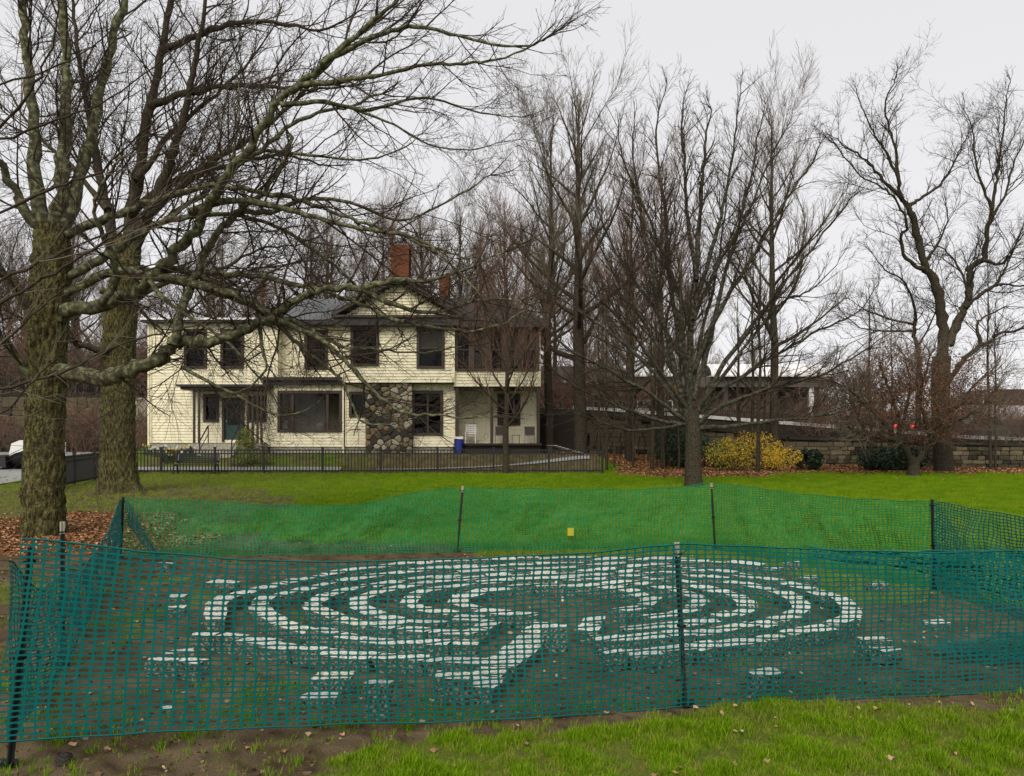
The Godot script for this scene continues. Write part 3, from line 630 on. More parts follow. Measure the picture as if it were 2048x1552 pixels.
# ---------------------------------------------------------------- stones
func stone_mesh(sd: int, flat_top := false) -> Array:
	# an irregular block of size 1 x 1 x 1 standing on y = 0: [top faces, side faces]
	var r := RandomNumberGenerator.new()
	r.seed = sd
	var pts := {}
	for i in 3:
		for j in 3:
			for k in 3:
				var p := Vector3(i - 1, j - 1, k - 1)
				var e := absf(p.x) + absf(p.y) + absf(p.z)
				var s := 1.0 if e < 1.5 else (0.98 if e < 2.5 else 0.94)
				var q := Vector3(p.x * s, p.y * (1.0 if flat_top and p.y > 0 else s), p.z * s)
				var jit := 0.09
				q += Vector3(r.randf_range(-jit, jit), r.randf_range(-jit, jit) * (0.45 if flat_top and p.y > 0 else 1.0), r.randf_range(-jit, jit))
				var cut := (1.0 - p.y) * 0.5 if flat_top else 0.0
				pts[Vector3i(i, j, k)] = Vector3(q.x * 0.5 * (1.0 - 0.08 * cut), (q.y + 1.0) * 0.5, q.z * 0.5 * (1.0 - 0.3 * cut))
	var top := Buf.new(); var side := Buf.new()
	for a in 2:
		for c in 2:
			top.quad(pts[Vector3i(a, 2, c)], pts[Vector3i(a + 1, 2, c)], pts[Vector3i(a + 1, 2, c + 1)], pts[Vector3i(a, 2, c + 1)])
			side.quad(pts[Vector3i(a, 0, c + 1)], pts[Vector3i(a + 1, 0, c + 1)], pts[Vector3i(a + 1, 0, c)], pts[Vector3i(a, 0, c)])
			side.quad(pts[Vector3i(a, c + 1, 2)], pts[Vector3i(a + 1, c + 1, 2)], pts[Vector3i(a + 1, c, 2)], pts[Vector3i(a, c, 2)])
			side.quad(pts[Vector3i(a + 1, c + 1, 0)], pts[Vector3i(a, c + 1, 0)], pts[Vector3i(a, c, 0)], pts[Vector3i(a + 1, c, 0)])
			side.quad(pts[Vector3i(2, c + 1, a + 1)], pts[Vector3i(2, c + 1, a)], pts[Vector3i(2, c, a)], pts[Vector3i(2, c, a + 1)])
			side.quad(pts[Vector3i(0, c + 1, a)], pts[Vector3i(0, c + 1, a + 1)], pts[Vector3i(0, c, a + 1)], pts[Vector3i(0, c, a)])
	return [top, side]

func joined_stone(sd: int, top_mat: Material, side_mat: Material) -> ArrayMesh:
	var ts := stone_mesh(sd, true)
	var am := ArrayMesh.new()
	for b in ts:
		var a := []
		a.resize(Mesh.ARRAY_MAX)
		a[Mesh.ARRAY_VERTEX] = b.v; a[Mesh.ARRAY_NORMAL] = b.n; a[Mesh.ARRAY_INDEX] = b.ix
		am.add_surface_from_arrays(Mesh.PRIMITIVE_TRIANGLES, a)
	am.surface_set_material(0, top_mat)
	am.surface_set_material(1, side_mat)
	return am

var block_meshes: Array[ArrayMesh] = []

func lay_block(parent: Node, at: Vector3, size: Vector3, turn: float) -> MeshInstance3D:
	var o := MeshInstance3D.new()
	o.name = "stone"
	o.mesh = block_meshes[rng.randi() % block_meshes.size()]
	parent.add_child(o, true)
	o.transform = Transform3D(Basis(Vector3.UP, turn) * Basis(Vector3.RIGHT, rng.randf_range(-0.08, 0.08)) * Basis(Vector3.BACK, rng.randf_range(-0.03, 0.03)) * Basis.from_scale(size), at)
	return o

func build_labyrinth() -> void:
	rng.seed = 77
	for i in 14:
		block_meshes.append(joined_stone(300 + i, M.granite[[0, 1, 0, 2, 0, 1, 3][i % 7]], M.lichen_shade_granite))
	var nouns := {"outermost arc": "outermost arc of pale granite blocks at the back of the labyrinth",
		"second arc": "longest arc of granite blocks, second from outside, ringing the labyrinth",
		"third arc": "third arc of granite blocks inward, its left end hooking toward the centre",
		"fourth arc": "fourth arc of granite blocks inward in the labyrinth",
		"fifth arc": "fifth arc of granite blocks inward, next to the innermost one",
		"innermost arc": "innermost arc of granite blocks around the bare centre of the labyrinth",
		"front left arc": "front left row of granite blocks nearest the front netting",
		"doubled front arc": "short doubled row of blocks at the left front of the labyrinth",
		"straight entrance row": "straight slanting row of broad granite slabs leading into the labyrinth",
		"short centre row": "short row of granite blocks just right of the labyrinth's middle"}
	for e in LABYRINTH:
		var c := Curve2D.new()
		c.bake_interval = 0.03
		var p: Array = e[1]
		for i in range(0, p.size(), 2):
			c.add_point(Vector2(p[i], p[i + 1]))
		var root := thing("labyrinth_row", nouns[e[0]], "stone row", Vector3(p[0], 0, p[1]), "stone rows of the labyrinth")
		var l := c.get_baked_length()
		var s := 0.0
		while s < l - 0.12:
			var bl := minf(rng.randf_range(0.24, 0.5), l - s)
			var q := c.sample_baked(s + bl / 2)
			var a := c.sample_baked(s + 0.02); var b := c.sample_baked(s + bl - 0.02)
			var wide := rng.randf_range(0.19, 0.225)
			if e[0] == "straight entrance row": wide = rng.randf_range(0.26, 0.32)
			var hh := rng.randf_range(0.15, 0.185)
			lay_block(root, Vector3(q.x - p[0], height(q.x, q.y) - 0.03, q.y - p[1]), Vector3(bl * 1.05, hh, wide), -(b - a).angle())
			s += bl + rng.randf_range(0.0, 0.015)
	for e in LOOSE_STONES:
		var o := thing("loose_stone", e[4], "stone", Vector3(e[0], height(e[0], e[1]) - 0.02, e[1]), "loose stones around the labyrinth", rng.randf_range(-0.5, 0.5))
		var m := lay_block(o, Vector3.ZERO, Vector3(e[2], e[3] + 0.02, e[2] * rng.randf_range(0.5, 0.75)), 0.0)
		m.name = "block"
	# second stone of the heap on the right
	var o2 := thing("loose_stone", "lower front block of the heaped pair right of the labyrinth", "stone", Vector3(3.2, 0, -6.62), "loose stones around the labyrinth", 0.4)
	var m2 := lay_block(o2, Vector3.ZERO, Vector3(0.24, 0.12, 0.2), 0.0)
	m2.name = "block"
	o2 = thing("round_stone", "small dark round stone on the bare earth before the front netting", "stone", Vector3(-2.63, 0.0, -4.55))
	var b2 := Buf.new()
	b2.tube(PackedVector3Array([Vector3(0, -0.02, 0), Vector3(0, 0.02, 0), Vector3(0.004, 0.05, 0), Vector3(0, 0.065, 0)]), PackedFloat32Array([0.03, 0.05, 0.042, 0.012]), 9, true)
	part(o2, "cobble", b2.mesh(), M.stones[4])

# ---------------------------------------------------------------- netting
func net(called: String, label: String, keys: Array, m: Material, seed_v: int, bulge := 0.05, cell := 0.06, rows := 33, skew := 0.0) -> void:
	# keys: x, z, bottom, top along the run
	var curve_len := [0.0]
	for i in range(1, keys.size()):
		curve_len.append(curve_len[i - 1] + Vector2(keys[i][0] - keys[i - 1][0], keys[i][1] - keys[i - 1][1]).length())
	var total: float = curve_len[-1]
	var cols := int(total / cell)
	var nz := FastNoiseLite.new()
	nz.seed = seed_v
	nz.frequency = 0.9
	var root := thing(called, label, "netting", Vector3(keys[0][0], height(keys[0][0], keys[0][1]), keys[0][1]), "plastic netting around the labyrinth")
	var org := root.position
	var grid: Array[PackedVector3Array] = []
	var nrm := PackedVector3Array()
	for i in cols + 1:
		var s := total * i / cols
		var k := 0
		while k < keys.size() - 2 and s > curve_len[k + 1]: k += 1
		var t: float = (s - curve_len[k]) / (curve_len[k + 1] - curve_len[k])
		var a: Array = keys[k]; var b: Array = keys[k + 1]
		var p0: Array = keys[maxi(k - 1, 0)]; var p3: Array = keys[mini(k + 2, keys.size() - 1)]
		var bx: float = lerpf(a[0], b[0], t); var bz: float = lerpf(a[1], b[1], t)
		var bot: float = cubic_interpolate(a[2], b[2], p0[2], p3[2], t)
		var top: float = cubic_interpolate(a[3], b[3], p0[3], p3[3], t)
		var side := Vector3(-(b[1] - a[1]), 0, b[0] - a[0]).normalized()
		var along := Vector3(b[0] - a[0], 0, b[1] - a[1]).normalized()
		nrm.append(side)
		var colp := PackedVector3Array()
		var g := height(bx, bz)
		for j in rows + 1:
			var u := float(j) / rows
			var off: float = (nz.get_noise_2d(s * 1.2, u * 0.9) * 1.7 + nz.get_noise_2d(s * 4.0, u * 1.5 + 30.0) * 0.45) * bulge * (0.35 + sin(u * PI)) * clampf(s / 0.7, 0.0, 1.0) * clampf((total - s) / 0.7, 0.0, 1.0)
			var sk: float = -skew * (1.0 - u) * maxf(0.0, 1.0 - s / 1.6)
			var slip: float = sk + nz.get_noise_2d(s * 0.7 + 60.0, u * 2.0) * bulge * 0.9
			var yy: float = lerpf(bot, top, u) + nz.get_noise_2d(s * 2.0, u * 3.0 + 80.0) * bulge * 0.45
			colp.append(Vector3(bx, g + maxf(yy, 0.008), bz) + side * off + along * slip - org)
		grid.append(colp)
	var f := Buf.new()
	var wu := 0.09   # half strand share along the run
	var wv := 0.148
	for i in cols:
		for j in rows:
			var c00 := grid[i][j]; var c10 := grid[i + 1][j]; var c01 := grid[i][j + 1]; var c11 := grid[i + 1][j + 1]
			var k := f.v.size()
			var nn := (c10 - c00).cross(c01 - c00).normalized()
			var back := nn * -0.0035
			for q in [[0, 0], [1, 0], [1, 1], [0, 1]]:
				f.v.append(grid[i + q[0]][j + q[1]]); f.n.append(nn)
			for q in [[wu + 0.1, wv], [1 - wu - 0.1, wv], [1 - wu, wv + 0.16], [1 - wu, 1 - wv - 0.16], [1 - wu - 0.1, 1 - wv], [wu + 0.1, 1 - wv], [wu, 1 - wv - 0.16], [wu, wv + 0.16]]:
				var pp := c00.lerp(c10, q[0]).lerp(c01.lerp(c11, q[0]), q[1])
				f.v.append(pp); f.n.append(nn)
			for e in 8:
				f.v.append(f.v[k + 4 + e] + back); f.n.append(((f.v[k + 4 + e] - (c00 + c11) * 0.5) * -1.0).normalized())
			# ring around the hole
			for q in [[0, 4, 5], [0, 5, 1], [1, 5, 6], [1, 6, 7], [1, 7, 2], [2, 7, 8], [2, 8, 9], [2, 9, 3], [3, 9, 10], [3, 10, 11], [3, 11, 0], [0, 11, 4]]:
				f.ix.append(k + q[0]); f.ix.append(k + q[1]); f.ix.append(k + q[2])
			for e in 8:
				var e2 := (e + 1) % 8
				f.ix.append(k + 4 + e); f.ix.append(k + 12 + e); f.ix.append(k + 4 + e2)
				f.ix.append(k + 4 + e2); f.ix.append(k + 12 + e); f.ix.append(k + 12 + e2)
	part(root, "mesh_panel", f.mesh(), m)
	var edge := Buf.new()
	for j in [0, rows]:
		var pl := PackedVector3Array(); var pr := PackedFloat32Array()
		for i in range(0, cols + 1, 2):
			pl.append(grid[i][j]); pr.append(0.0055)
		edge.tube(pl, pr, 4)
	part(root, "selvage", edge.mesh(), m)

func stake(label: String, x: float, z: float, lean: Vector2, top: float, tip: bool) -> void:
	var g := height(x, z)
	var o := thing("fence_stake", label, "stake", Vector3(x, g, z), "stakes holding the netting")
	var b := Buf.new()
	var a := Vector3(0, -0.15, 0)
	var e := Vector3(lean.x, top - (0.1 if tip else 0.0), lean.y)
	b.bar(a, e, 0.036, 0.012)
	b.bar(a + Vector3(0, 0, 0.018), e + Vector3(0, 0, 0.018), 0.008, 0.03)
	for i in 14:
		var q := a.lerp(e, 0.2 + i * 0.055)
		b.box(q + Vector3(-0.007, -0.006, 0.03), q + Vector3(0.007, 0.006, 0.042))
	part(o, "shaft", b.mesh(), M.stake)
	b = Buf.new()
	b.box(Vector3(-0.06, -0.1, -0.004) , Vector3(0.06, 0.05, 0.004))
	part(o, "anchor_plate", b.mesh(), M.stake)
	for hh in [0.12, 0.55, 0.94]:
		var q2 := a.lerp(Vector3(lean.x, top, lean.y), hh)
		b = Buf.new()
		b.tube(PackedVector3Array([q2 + Vector3(0, -0.006, 0.006), q2 + Vector3(0, 0.006, 0.006)]), PackedFloat32Array([0.034, 0.034]), 8)
		b.bar(q2 + Vector3(0.03, 0, 0.02), q2 + Vector3(0.05, 0.03, 0.05), 0.004)
		part(o, "tie", b.mesh(), M.rubber)
	if tip:
		b = Buf.new()
		b.bar(e, e + Vector3(lean.x * 0.08, 0.1, 0), 0.0375, 0.014)
		b.bar(e + Vector3(0, 0, 0.018), e + Vector3(lean.x * 0.08, 0.1, 0.018), 0.009, 0.032)
		part(o, "painted_tip", b.mesh(), M.stake_tip)

func build_netting() -> void:
	stake("leaning black stake at the front left corner of the netting", -2.93, -4.5, Vector2(0.14, 0), 1.28, false)
	stake("black stake with a tan tip at the middle of the front netting", 1.24, -5.53, Vector2(-0.06, 0), 1.17, true)
	stake("black stake with a pale tip between the lichened trunk and the left netting", -3.74, -6.45, Vector2(0.0, 0), 1.22, true)
	stake("thin black stake at the back left corner of the netting", -6.32, -12.5, Vector2(0.05, 0), 0.98, false)
	stake("black stake leaning right in the middle of the back netting", -0.94, -13.1, Vector2(0.1, 0), 1.12, true)
	stake("black stake in the back netting in front of the spreading bare maple", 3.52, -13.4, Vector2(-0.07, 0), 1.16, true)
	stake("black stake at the back right corner of the netting", 5.34, -9.8, Vector2(-0.03, 0), 1.15, false)
	net("netting", "long front run of teal plastic netting, left of the front middle stake", [[-2.79, -4.42, 0.19, 1.34], [-2.2, -4.62, 0.16, 1.23], [-1.3, -4.85, 0.11, 1.14], [-0.2, -5.12, 0.05, 1.12], [0.6, -5.33, 0.02, 1.13], [1.2, -5.5, 0.0, 1.165]], M.net, 5, 0.025, 0.06, 33, 0.15)
	net("netting", "front run of teal plastic netting, right of the front middle stake", [[1.2, -5.5, 0.0, 1.165], [2.0, -5.6, 0.0, 1.12], [3.0, -5.73, 0.0, 1.07], [3.9, -5.85, 0.0, 1.07], [5.4, -6.05, 0.0, 1.16]], M.net, 6, 0.03)
	net("netting", "slack left run of teal plastic netting seen edge on", [[-2.9, -4.47, 0.16, 1.2], [-3.3, -5.4, 0.05, 0.86], [-3.72, -6.45, 0.0, 0.8], [-4.3, -7.8, 0.02, 0.62], [-5.3, -10.2, 0.02, 0.74], [-6.3, -12.5, 0.02, 0.96]], M.net, 7, 0.07)
	net("netting", "sagging back run of dark green netting left of the leaning back stake", [[-6.3, -12.5, 0.0, 0.97], [-5.0, -12.65, 0.0, 0.9], [-3.6, -12.8, 0.0, 0.82], [-2.5, -12.9, 0.0, 0.83], [-1.7, -13.0, 0.0, 1.02], [-0.86, -13.1, 0.0, 1.09]], M.green_net, 8, 0.06)
	net("netting", "back run of bright green netting between the two tallest back stakes", [[-0.86, -13.1, 0.0, 1.1], [0.3, -13.2, 0.0, 1.07], [1.6, -13.25, 0.0, 1.05], [2.7, -13.35, 0.0, 1.08], [3.5, -13.4, 0.0, 1.16]], M.green_net, 9, 0.06)
	net("netting", "back right run of bright green netting in front of the open lawn", [[3.5, -13.4, 0.0, 1.16], [4.0, -12.4, 0.0, 1.12], [4.6, -11.3, 0.0, 1.08], [5.1, -10.25, 0.0, 1.1], [5.33, -9.8, 0.0, 1.13]], M.green_net, 10, 0.07)
	net("netting", "right run of teal netting leaving the view beside the right corner stake", [[5.33, -9.8, 0.0, 1.14], [5.36, -8.8, 0.0, 1.1], [5.4, -7.6, 0.0, 1.1], [5.42, -6.05, 0.0, 1.16]], M.net, 11, 0.06)
	# slack length folded inwards from the right side
	net("loose_netting", "slack second layer of teal netting drooping behind the front run at the right", [[2.2, -5.72, 1.02, 1.1], [2.9, -5.84, 0.94, 1.06], [3.5, -5.95, 0.8, 1.05], [4.2, -6.1, 0.6, 1.04], [5.3, -6.3, 0.4, 1.1]], M.net, 12, 0.05, 0.06, 16)
	net("loose_netting", "narrow loose flap of teal netting hanging at the back right corner stake", [[5.3, -9.72, 0.1, 1.1], [5.42, -9.6, 0.05, 0.9], [5.62, -9.5, 0.0, 0.4], [5.72, -9.45, 0.0, 0.12]], M.net, 15, 0.03, 0.03, 22)
	net("loose_netting", "strip of teal netting folded down behind the back left corner stake", [[-6.2, -12.45, 0.55, 0.95], [-5.9, -12.3, 0.3, 0.55], [-5.5, -12.1, 0.0, 0.12]], M.net, 14, 0.03, 0.04, 10)
	# a heap lying on the ground at the right
	var nz := FastNoiseLite.new()
	nz.frequency = 0.8
	var root := thing("loose_netting", "teal netting lying flat on the bare earth at the right", "netting", Vector3(4.2, 0.02, -6.75), "plastic netting around the labyrinth")
	var f := Buf.new()
	var cs := 0.05
	for i in 34:
		for j in 17:
			var q := Vector2(-0.85 + i * cs, -0.42 + j * cs)
			if q.x < -0.62 + absf(q.y + 0.05) * 1.2: continue
			for s in [[0, 1, 0, 0.3], [0, 0.24, 0, 1]]:
				var cr := []
				for e in [[s[0], s[2]], [s[1], s[2]], [s[1], s[3]], [s[0], s[3]]]:
					var w: Vector2 = q + Vector2(e[0], e[1]) * cs
					var wy: float = 0.05 + 0.06 * nz.get_noise_2d(w.x * 2.2, w.y * 3.0) + 0.02 * sin(w.x * 9.0 + w.y * 4.0) + 0.03 * w.x
					cr.append(Vector3(w.x, maxf(0.012, wy), w.y))
				f.quad(cr[0], cr[1], cr[2], cr[3])
				f.quad(cr[3] - Vector3(0, 0.003, 0), cr[2] - Vector3(0, 0.003, 0), cr[1] - Vector3(0, 0.003, 0), cr[0] - Vector3(0, 0.003, 0))
	part(root, "mesh_panel", f.mesh(), M.net)
	# survey pins and the tag on the back netting
	for e in [[0.53, -9.35, 0.2, "taller red survey pin stuck in the bare centre of the labyrinth"], [0.58, -8.9, 0.1, "shorter red and white survey pin in the bare centre of the labyrinth"]]:
		var o := thing("survey_pin", e[3], "survey pin", Vector3(e[0], 0, e[1]), "survey pins in the labyrinth")
		var b := Buf.new()
		b.bar(Vector3(0, -0.03, 0), Vector3(0, e[2], 0), 0.008)
		part(o, "wire", b.mesh(), M.orange)
		b = Buf.new()
		b.box(Vector3(-0.012, e[2] - 0.05, -0.005), Vector3(0.012, e[2], 0.005))
		part(o, "tip", b.mesh(), M.paper)
	var o3 := thing("label_tag", "small yellow tag fixed to the back green netting", "tag", Vector3(0.995, 0.28, -13.12))
	var b3 := Buf.new()
	b3.box(Vector3(-0.055, 0, -0.004), Vector3(0.05, 0.13, 0.004))
	part(o3, "plate", b3.mesh(), M.yellow)

# ---------------------------------------------------------------- iron fence
func build_fence() -> void:
	var picket := Buf.new()
	picket.box(Vector3(-0.018, 0.06, -0.018), Vector3(0.018, 1.1, 0.018))
	var pm := picket.mesh()
	var post := Buf.new()
	post.box(Vector3(-0.05, -0.2, -0.05), Vector3(0.05, 1.2, 0.05))
	post.box(Vector3(-0.06, 1.2, -0.06), Vector3(0.06, 1.24, 0.06))
	var post_m := post.mesh()
	var runs := [["black picket fence in front of the cream house", [-17.86, -16.3, -13.8, -11.54, -8.8, -6.1, -3.46, -0.86, 1.72, 4.2], Vector3(0, 0, -36), Vector3(1, 0, 0)],
		["black picket fence seen edge on between the two big trunks", [0.0, 2.4, 4.8, 7.2, 9.6, 11.9], Vector3(-17.88, 0, -35.95), Vector3(0.215, 0, 0.977)]]
	for r in runs:
		var root := thing("picket_fence", r[0], "fence", Vector3.ZERO, "black picket fences")
		var st: Array = r[1]
		var dir: Vector3 = r[3]
		var ang := atan2(-dir.z, dir.x)
		for i in st.size():
			var p: Vector3 = r[2] + dir * st[i]
			var o := part(root, "post", post_m, M.iron)
			o.position = Vector3(p.x, height(p.x, p.z), p.z)
			o.rotation.y = ang
			if i == st.size() - 1: break
			var q: Vector3 = r[2] + dir * st[i + 1]
			var gp := Vector3(p.x, height(p.x, p.z), p.z); var gq := Vector3(q.x, height(q.x, q.z), q.z)
			for h in [0.14, 0.93, 1.09]:
				var rb := Buf.new()
				rb.bar(gp + Vector3(0, h, 0), gq + Vector3(0, h, 0), 0.05, 0.055)
				part(root, "rail", rb.mesh(), M.iron)
			var n := int((st[i + 1] - st[i]) / 0.145)
			for k in range(1, n):
				var o2 := part(root, "picket", pm, M.iron)
				o2.position = gp.lerp(gq, float(k) / n)
				o2.rotation.y = ang

func build_bench() -> void:
	var o := thing("park_bench", "black metal park bench with a small plaque against the picket fence", "bench", Vector3(-14.4, height(-14.4, -35.35), -35.35))
	for s in [-1.0, 1.0]:
		var e := Buf.new()
		var x: float = s * 0.93
		e.bar(Vector3(x, 0, 0.28), Vector3(x, 0.62, 0.24), 0.05)
		e.bar(Vector3(x, 0, -0.26), Vector3(x, 0.44, -0.16), 0.05)
		e.bar(Vector3(x, 0.42, 0.26), Vector3(x, 0.42, -0.2), 0.05)
		e.bar(Vector3(x, 0.62, 0.3), Vector3(x, 0.6, -0.25), 0.06, 0.04)
		e.bar(Vector3(x, 0.42, -0.18), Vector3(x, 0.9, -0.34), 0.05)
		part(o, "end_frame", e.mesh(), M.iron)
	for i in 6:
		var b := Buf.new()
		var z := 0.24 - i * 0.08
		b.box(Vector3(-0.95, 0.44, z - 0.03), Vector3(0.95, 0.465, z + 0.03))
		part(o, "seat_slat", b.mesh(), M.iron)
	for i in 5:
		var b := Buf.new()
		var y := 0.54 + i * 0.085
		b.box(Vector3(-0.95, y - 0.032, -0.22 - i * 0.028 - 0.012), Vector3(0.95, y + 0.032, -0.22 - i * 0.028 + 0.012))
		part(o, "back_slat", b.mesh(), M.iron)
	var pl := Buf.new()
	pl.box(Vector3(-0.1, 0.86, -0.318), Vector3(0.1, 0.91, -0.31))
	part(o, "plaque", pl.mesh(), M.metal)

# ---------------------------------------------------------------- retaining walls
func build_walls() -> void:
	rng.seed = 5
	var meshes := []
	for i in 8:
		var ts := stone_mesh(700 + i)
		var b: Buf = ts[1]
		var k := b.v.size()
		b.v.append_array(ts[0].v); b.n.append_array(ts[0].n)
		for q in ts[0].ix: b.ix.append(q + k)
		meshes.append(b.mesh())
	var specs := [["stone_wall", "long coursed stone retaining wall below the road behind the forsythia and crabapple", 30.0, 4.6, 0.44, 0.25], ["stone_wall", "tall blotched stone retaining wall behind the two big trunks at the left", -19.0, -37.0, 0.6, 0.32]]
	for s in specs:
		var root := thing(s[0], s[1], "wall", Vector3.ZERO, "stone retaining walls")
		var core := Buf.new(); var coping := Buf.new()
		var x: float = s[2]
		while x > s[3] + 0.01:
			var x2: float = maxf(x - 3.0, s[3])
			var a := wall_at(x); var b := wall_at(x2)
			core.quad(Vector3(x2, b[3], b[1]), Vector3(x, a[3], a[1]), Vector3(x, a[2] - 0.5, a[1]), Vector3(x2, b[2] - 0.5, b[1]))
			core.quad(Vector3(x2, b[3], b[1] - 0.6), Vector3(x, a[3], a[1] - 0.6), Vector3(x, a[3], a[1]), Vector3(x2, b[3], b[1]))
			core.quad(Vector3(x, a[3], a[1] - 0.6), Vector3(x2, b[3], b[1] - 0.6), Vector3(x2, b[2] - 0.5, b[1] - 0.6), Vector3(x, a[2] - 0.5, a[1] - 0.6))
			coping.bar(Vector3(x, a[3] + 0.07, a[1] - 0.25), Vector3(x2, b[3] + 0.07, b[1] - 0.25), 0.75, 0.15)
			x = x2
		part(root, "core", core.mesh(), M.mortar)
		part(root, "coping", coping.mesh(), M.wall_stones[4])
		# courses of squared rubble
		var y: float = -0.1
		var count := 0
		var rest := Buf.new()
		while y < 5.0:
			var ch: float = s[5] * rng.randf_range(0.75, 1.3)
			x = s[2] - rng.randf() * 0.4
			while x > s[3] + 0.2:
				var l: float = s[4] * rng.randf_range(0.6, 1.5)
				var w := wall_at(x - l / 2)
				if y > w[2] - 0.35 and y + ch < w[3] + 0.05:
					var w2 := wall_at(x - l / 2 - 0.2)
					var ang := atan2((w2[1] - w[1]), 0.2)
					var lay := rng.randf_range(0.82, 1.0) * ch
					var xf := Transform3D(Basis(Vector3.UP, ang) * Basis.from_scale(Vector3(l * 0.96, lay, 0.3)), Vector3(x - l / 2, y, w[1] - 0.06 + rng.randf_range(0.0, 0.05)))
					if count < 298:
						var o := part(root, "stone", meshes[rng.randi() % 8], M.wall_stones[[0, 0, 1, 1, 2, 2, 3, 4][rng.randi() % 8]])
						o.transform = xf
					else:
						rest.t = xf
						rest.box(Vector3(-0.5, 0, -0.5), Vector3(0.5, 1, 0.5))
					count += 1
				x -= l
			y += ch
		if rest.v.size() > 0:
			var rp := part(root, "stonework", rest.mesh(), M.wall_stones[0])
			rp.set_meta("kind", "stuff")
	# plain run behind the house and its concrete pier
	var c := thing("concrete_pier", "stained pale concrete pier left of the cream house", "wall", Vector3(-21.3, 1.0, -49.8))
	var pb := Buf.new()
	pb.box(Vector3(-2.9, -0.4, -0.6), Vector3(0.6, 3.5, 0.0))
	part(c, "slab", pb.mesh(), M.concrete)
	pb = Buf.new()
	pb.box(Vector3(-3.0, 3.5, -0.65), Vector3(0.7, 3.62, 0.06))
	part(c, "cap", pb.mesh(), M.concrete)
	var mid := thing("stone_wall", "stretch of dark retaining wall half hidden behind the cream house", "wall", Vector3.ZERO, "stone retaining walls")
	var mb := Buf.new()
	var xx := 4.6
	while xx > -19.0:
		var a := wall_at(xx); var b := wall_at(xx - 2.36)
		mb.bar(Vector3(xx, (a[2] + a[3]) / 2 - 0.3, a[1] - 0.3), Vector3(xx - 2.36, (b[2] + b[3]) / 2 - 0.3, b[1] - 0.3), 0.6, a[3] - a[2] + 0.6)
		xx -= 2.36
	part(mid, "core", mb.mesh(), M.mortar)
	# railings along the road
	for e in [["black railing on the far side of the road at the right", 40.0, 8.0, 11.6, 1.05], ["black railing on top of the wall at the left", -17.0, -40.0, 0.5, 1.1]]:
		var r := thing("road_railing", e[0], "railing", Vector3.ZERO, "railings along the road")
		var x3: float = e[1]
		var bars := Buf.new()
		while x3 > e[2]:
			var a := wall_at(x3); var b := wall_at(x3 - 2.0)
			var off: float = e[3]
			var ya: float = a[4] if off > 5.0 else a[3] + 0.14
			var yb: float = b[4] if off > 5.0 else b[3] + 0.14
			var pa := Vector3(x3, ya, a[1] - off); var pb2 := Vector3(x3 - 2.0, yb, b[1] - off)
			var post := Buf.new()
			post.bar(pa + Vector3(0, -0.1, 0), pa + Vector3(0, e[4] + 0.05, 0), 0.09)
			part(r, "post", post.mesh(), M.iron)
			for h in [0.12, 1.0]:
				bars.bar(pa + Vector3(0, h * e[4], 0), pb2 + Vector3(0, h * e[4], 0), 0.06)
			for k in range(1, 13):
				var q := pa.lerp(pb2, k / 13.0)
				bars.bar(q + Vector3(0, 0.12, 0), q + Vector3(0, e[4], 0), 0.025)
			x3 -= 2.0
		var bm := part(r, "bars", bars.mesh(), M.iron)
		bm.set_meta("kind", "stuff")
	# pale kerb of the road
	var kerb := Buf.new()
	var kx := 46.0
	while kx > 4.0:
		var a := wall_at(kx); var b := wall_at(kx - 2.0)
		kerb.bar(Vector3(kx, a[4] + 0.12, a[1] - 3.9), Vector3(kx - 2.0, b[4] + 0.12, b[1] - 3.9), 0.3, 0.2)
		kx -= 2.0
	structure("kerb", kerb.mesh(), M.white_paint)

# ---------------------------------------------------------------- house
func grid_fill(b: Buf, x0: float, x1: float, y0: float, y1: float, z0: float, z1: float, holes: Array) -> void:
	var ys := [y0, y1]
	for h in holes:
		ys.append(clampf(h[2], y0, y1)); ys.append(clampf(h[3], y0, y1))
	ys.sort()
	for i in ys.size() - 1:
		if ys[i + 1] - ys[i] < 0.002: continue
		for g in gaps(x0, x1, (ys[i] + ys[i + 1]) / 2, holes):
			b.box(Vector3(g[0], ys[i], z0), Vector3(g[1], ys[i + 1], z1))

func gaps(x0: float, x1: float, y: float, holes: Array) -> Array:
	var cut := []
	for h in holes:
		if y > h[2] and y < h[3]: cut.append([h[0], h[1]])
	cut.sort_custom(func(a, c): return a[0] < c[0])
	var o := []
	var x := x0
	for c in cut:
		if c[0] - x > 0.01: o.append([x, c[0]])
		x = maxf(x, c[1])
	if x1 - x > 0.01: o.append([x, x1])
	return o

# a wall in its own frame: x along, y up, z out of the house; holes are [x0, x1, y0, y1]
func clap_wall(house: Node, t: Transform3D, x0: float, x1: float, y0: float, y1: float, holes: Array, boards := true, corner := true) -> void:
	var root := holder(house, "wall")
	var core := Buf.new()
	core.t = t
	grid_fill(core, x0, x1, y0, y1, -0.18, 0.0, holes)
	part(root, "core", core.mesh(), M.cream)
	if not boards: return
	var sb := Buf.new()
	sb.t = t
	var y := y0
	var step := 0.155
	while y < y1 - 0.03:
		var yt := minf(y + step, y1)
		for g in gaps(x0, x1, (y + yt) / 2, holes):
			sb.quad(Vector3(g[0], yt, 0.006), Vector3(g[1], yt, 0.006), Vector3(g[1], y, 0.042), Vector3(g[0], y, 0.042))
			sb.quad(Vector3(g[0], y, 0.042), Vector3(g[1], y, 0.042), Vector3(g[1], y, 0.0), Vector3(g[0], y, 0.0))
		y += step
	var s := part(root, "siding", sb.mesh(), M.cream)
	s.set_meta("kind", "stuff")
	if corner:
		for x in [x0, x1]:
			var cb := Buf.new()
			cb.t = t
			cb.box(Vector3(x - 0.07, y0, 0.002), Vector3(x + 0.07, y1, 0.075))
			part(root, "corner_board", cb.mesh(), M.cream)

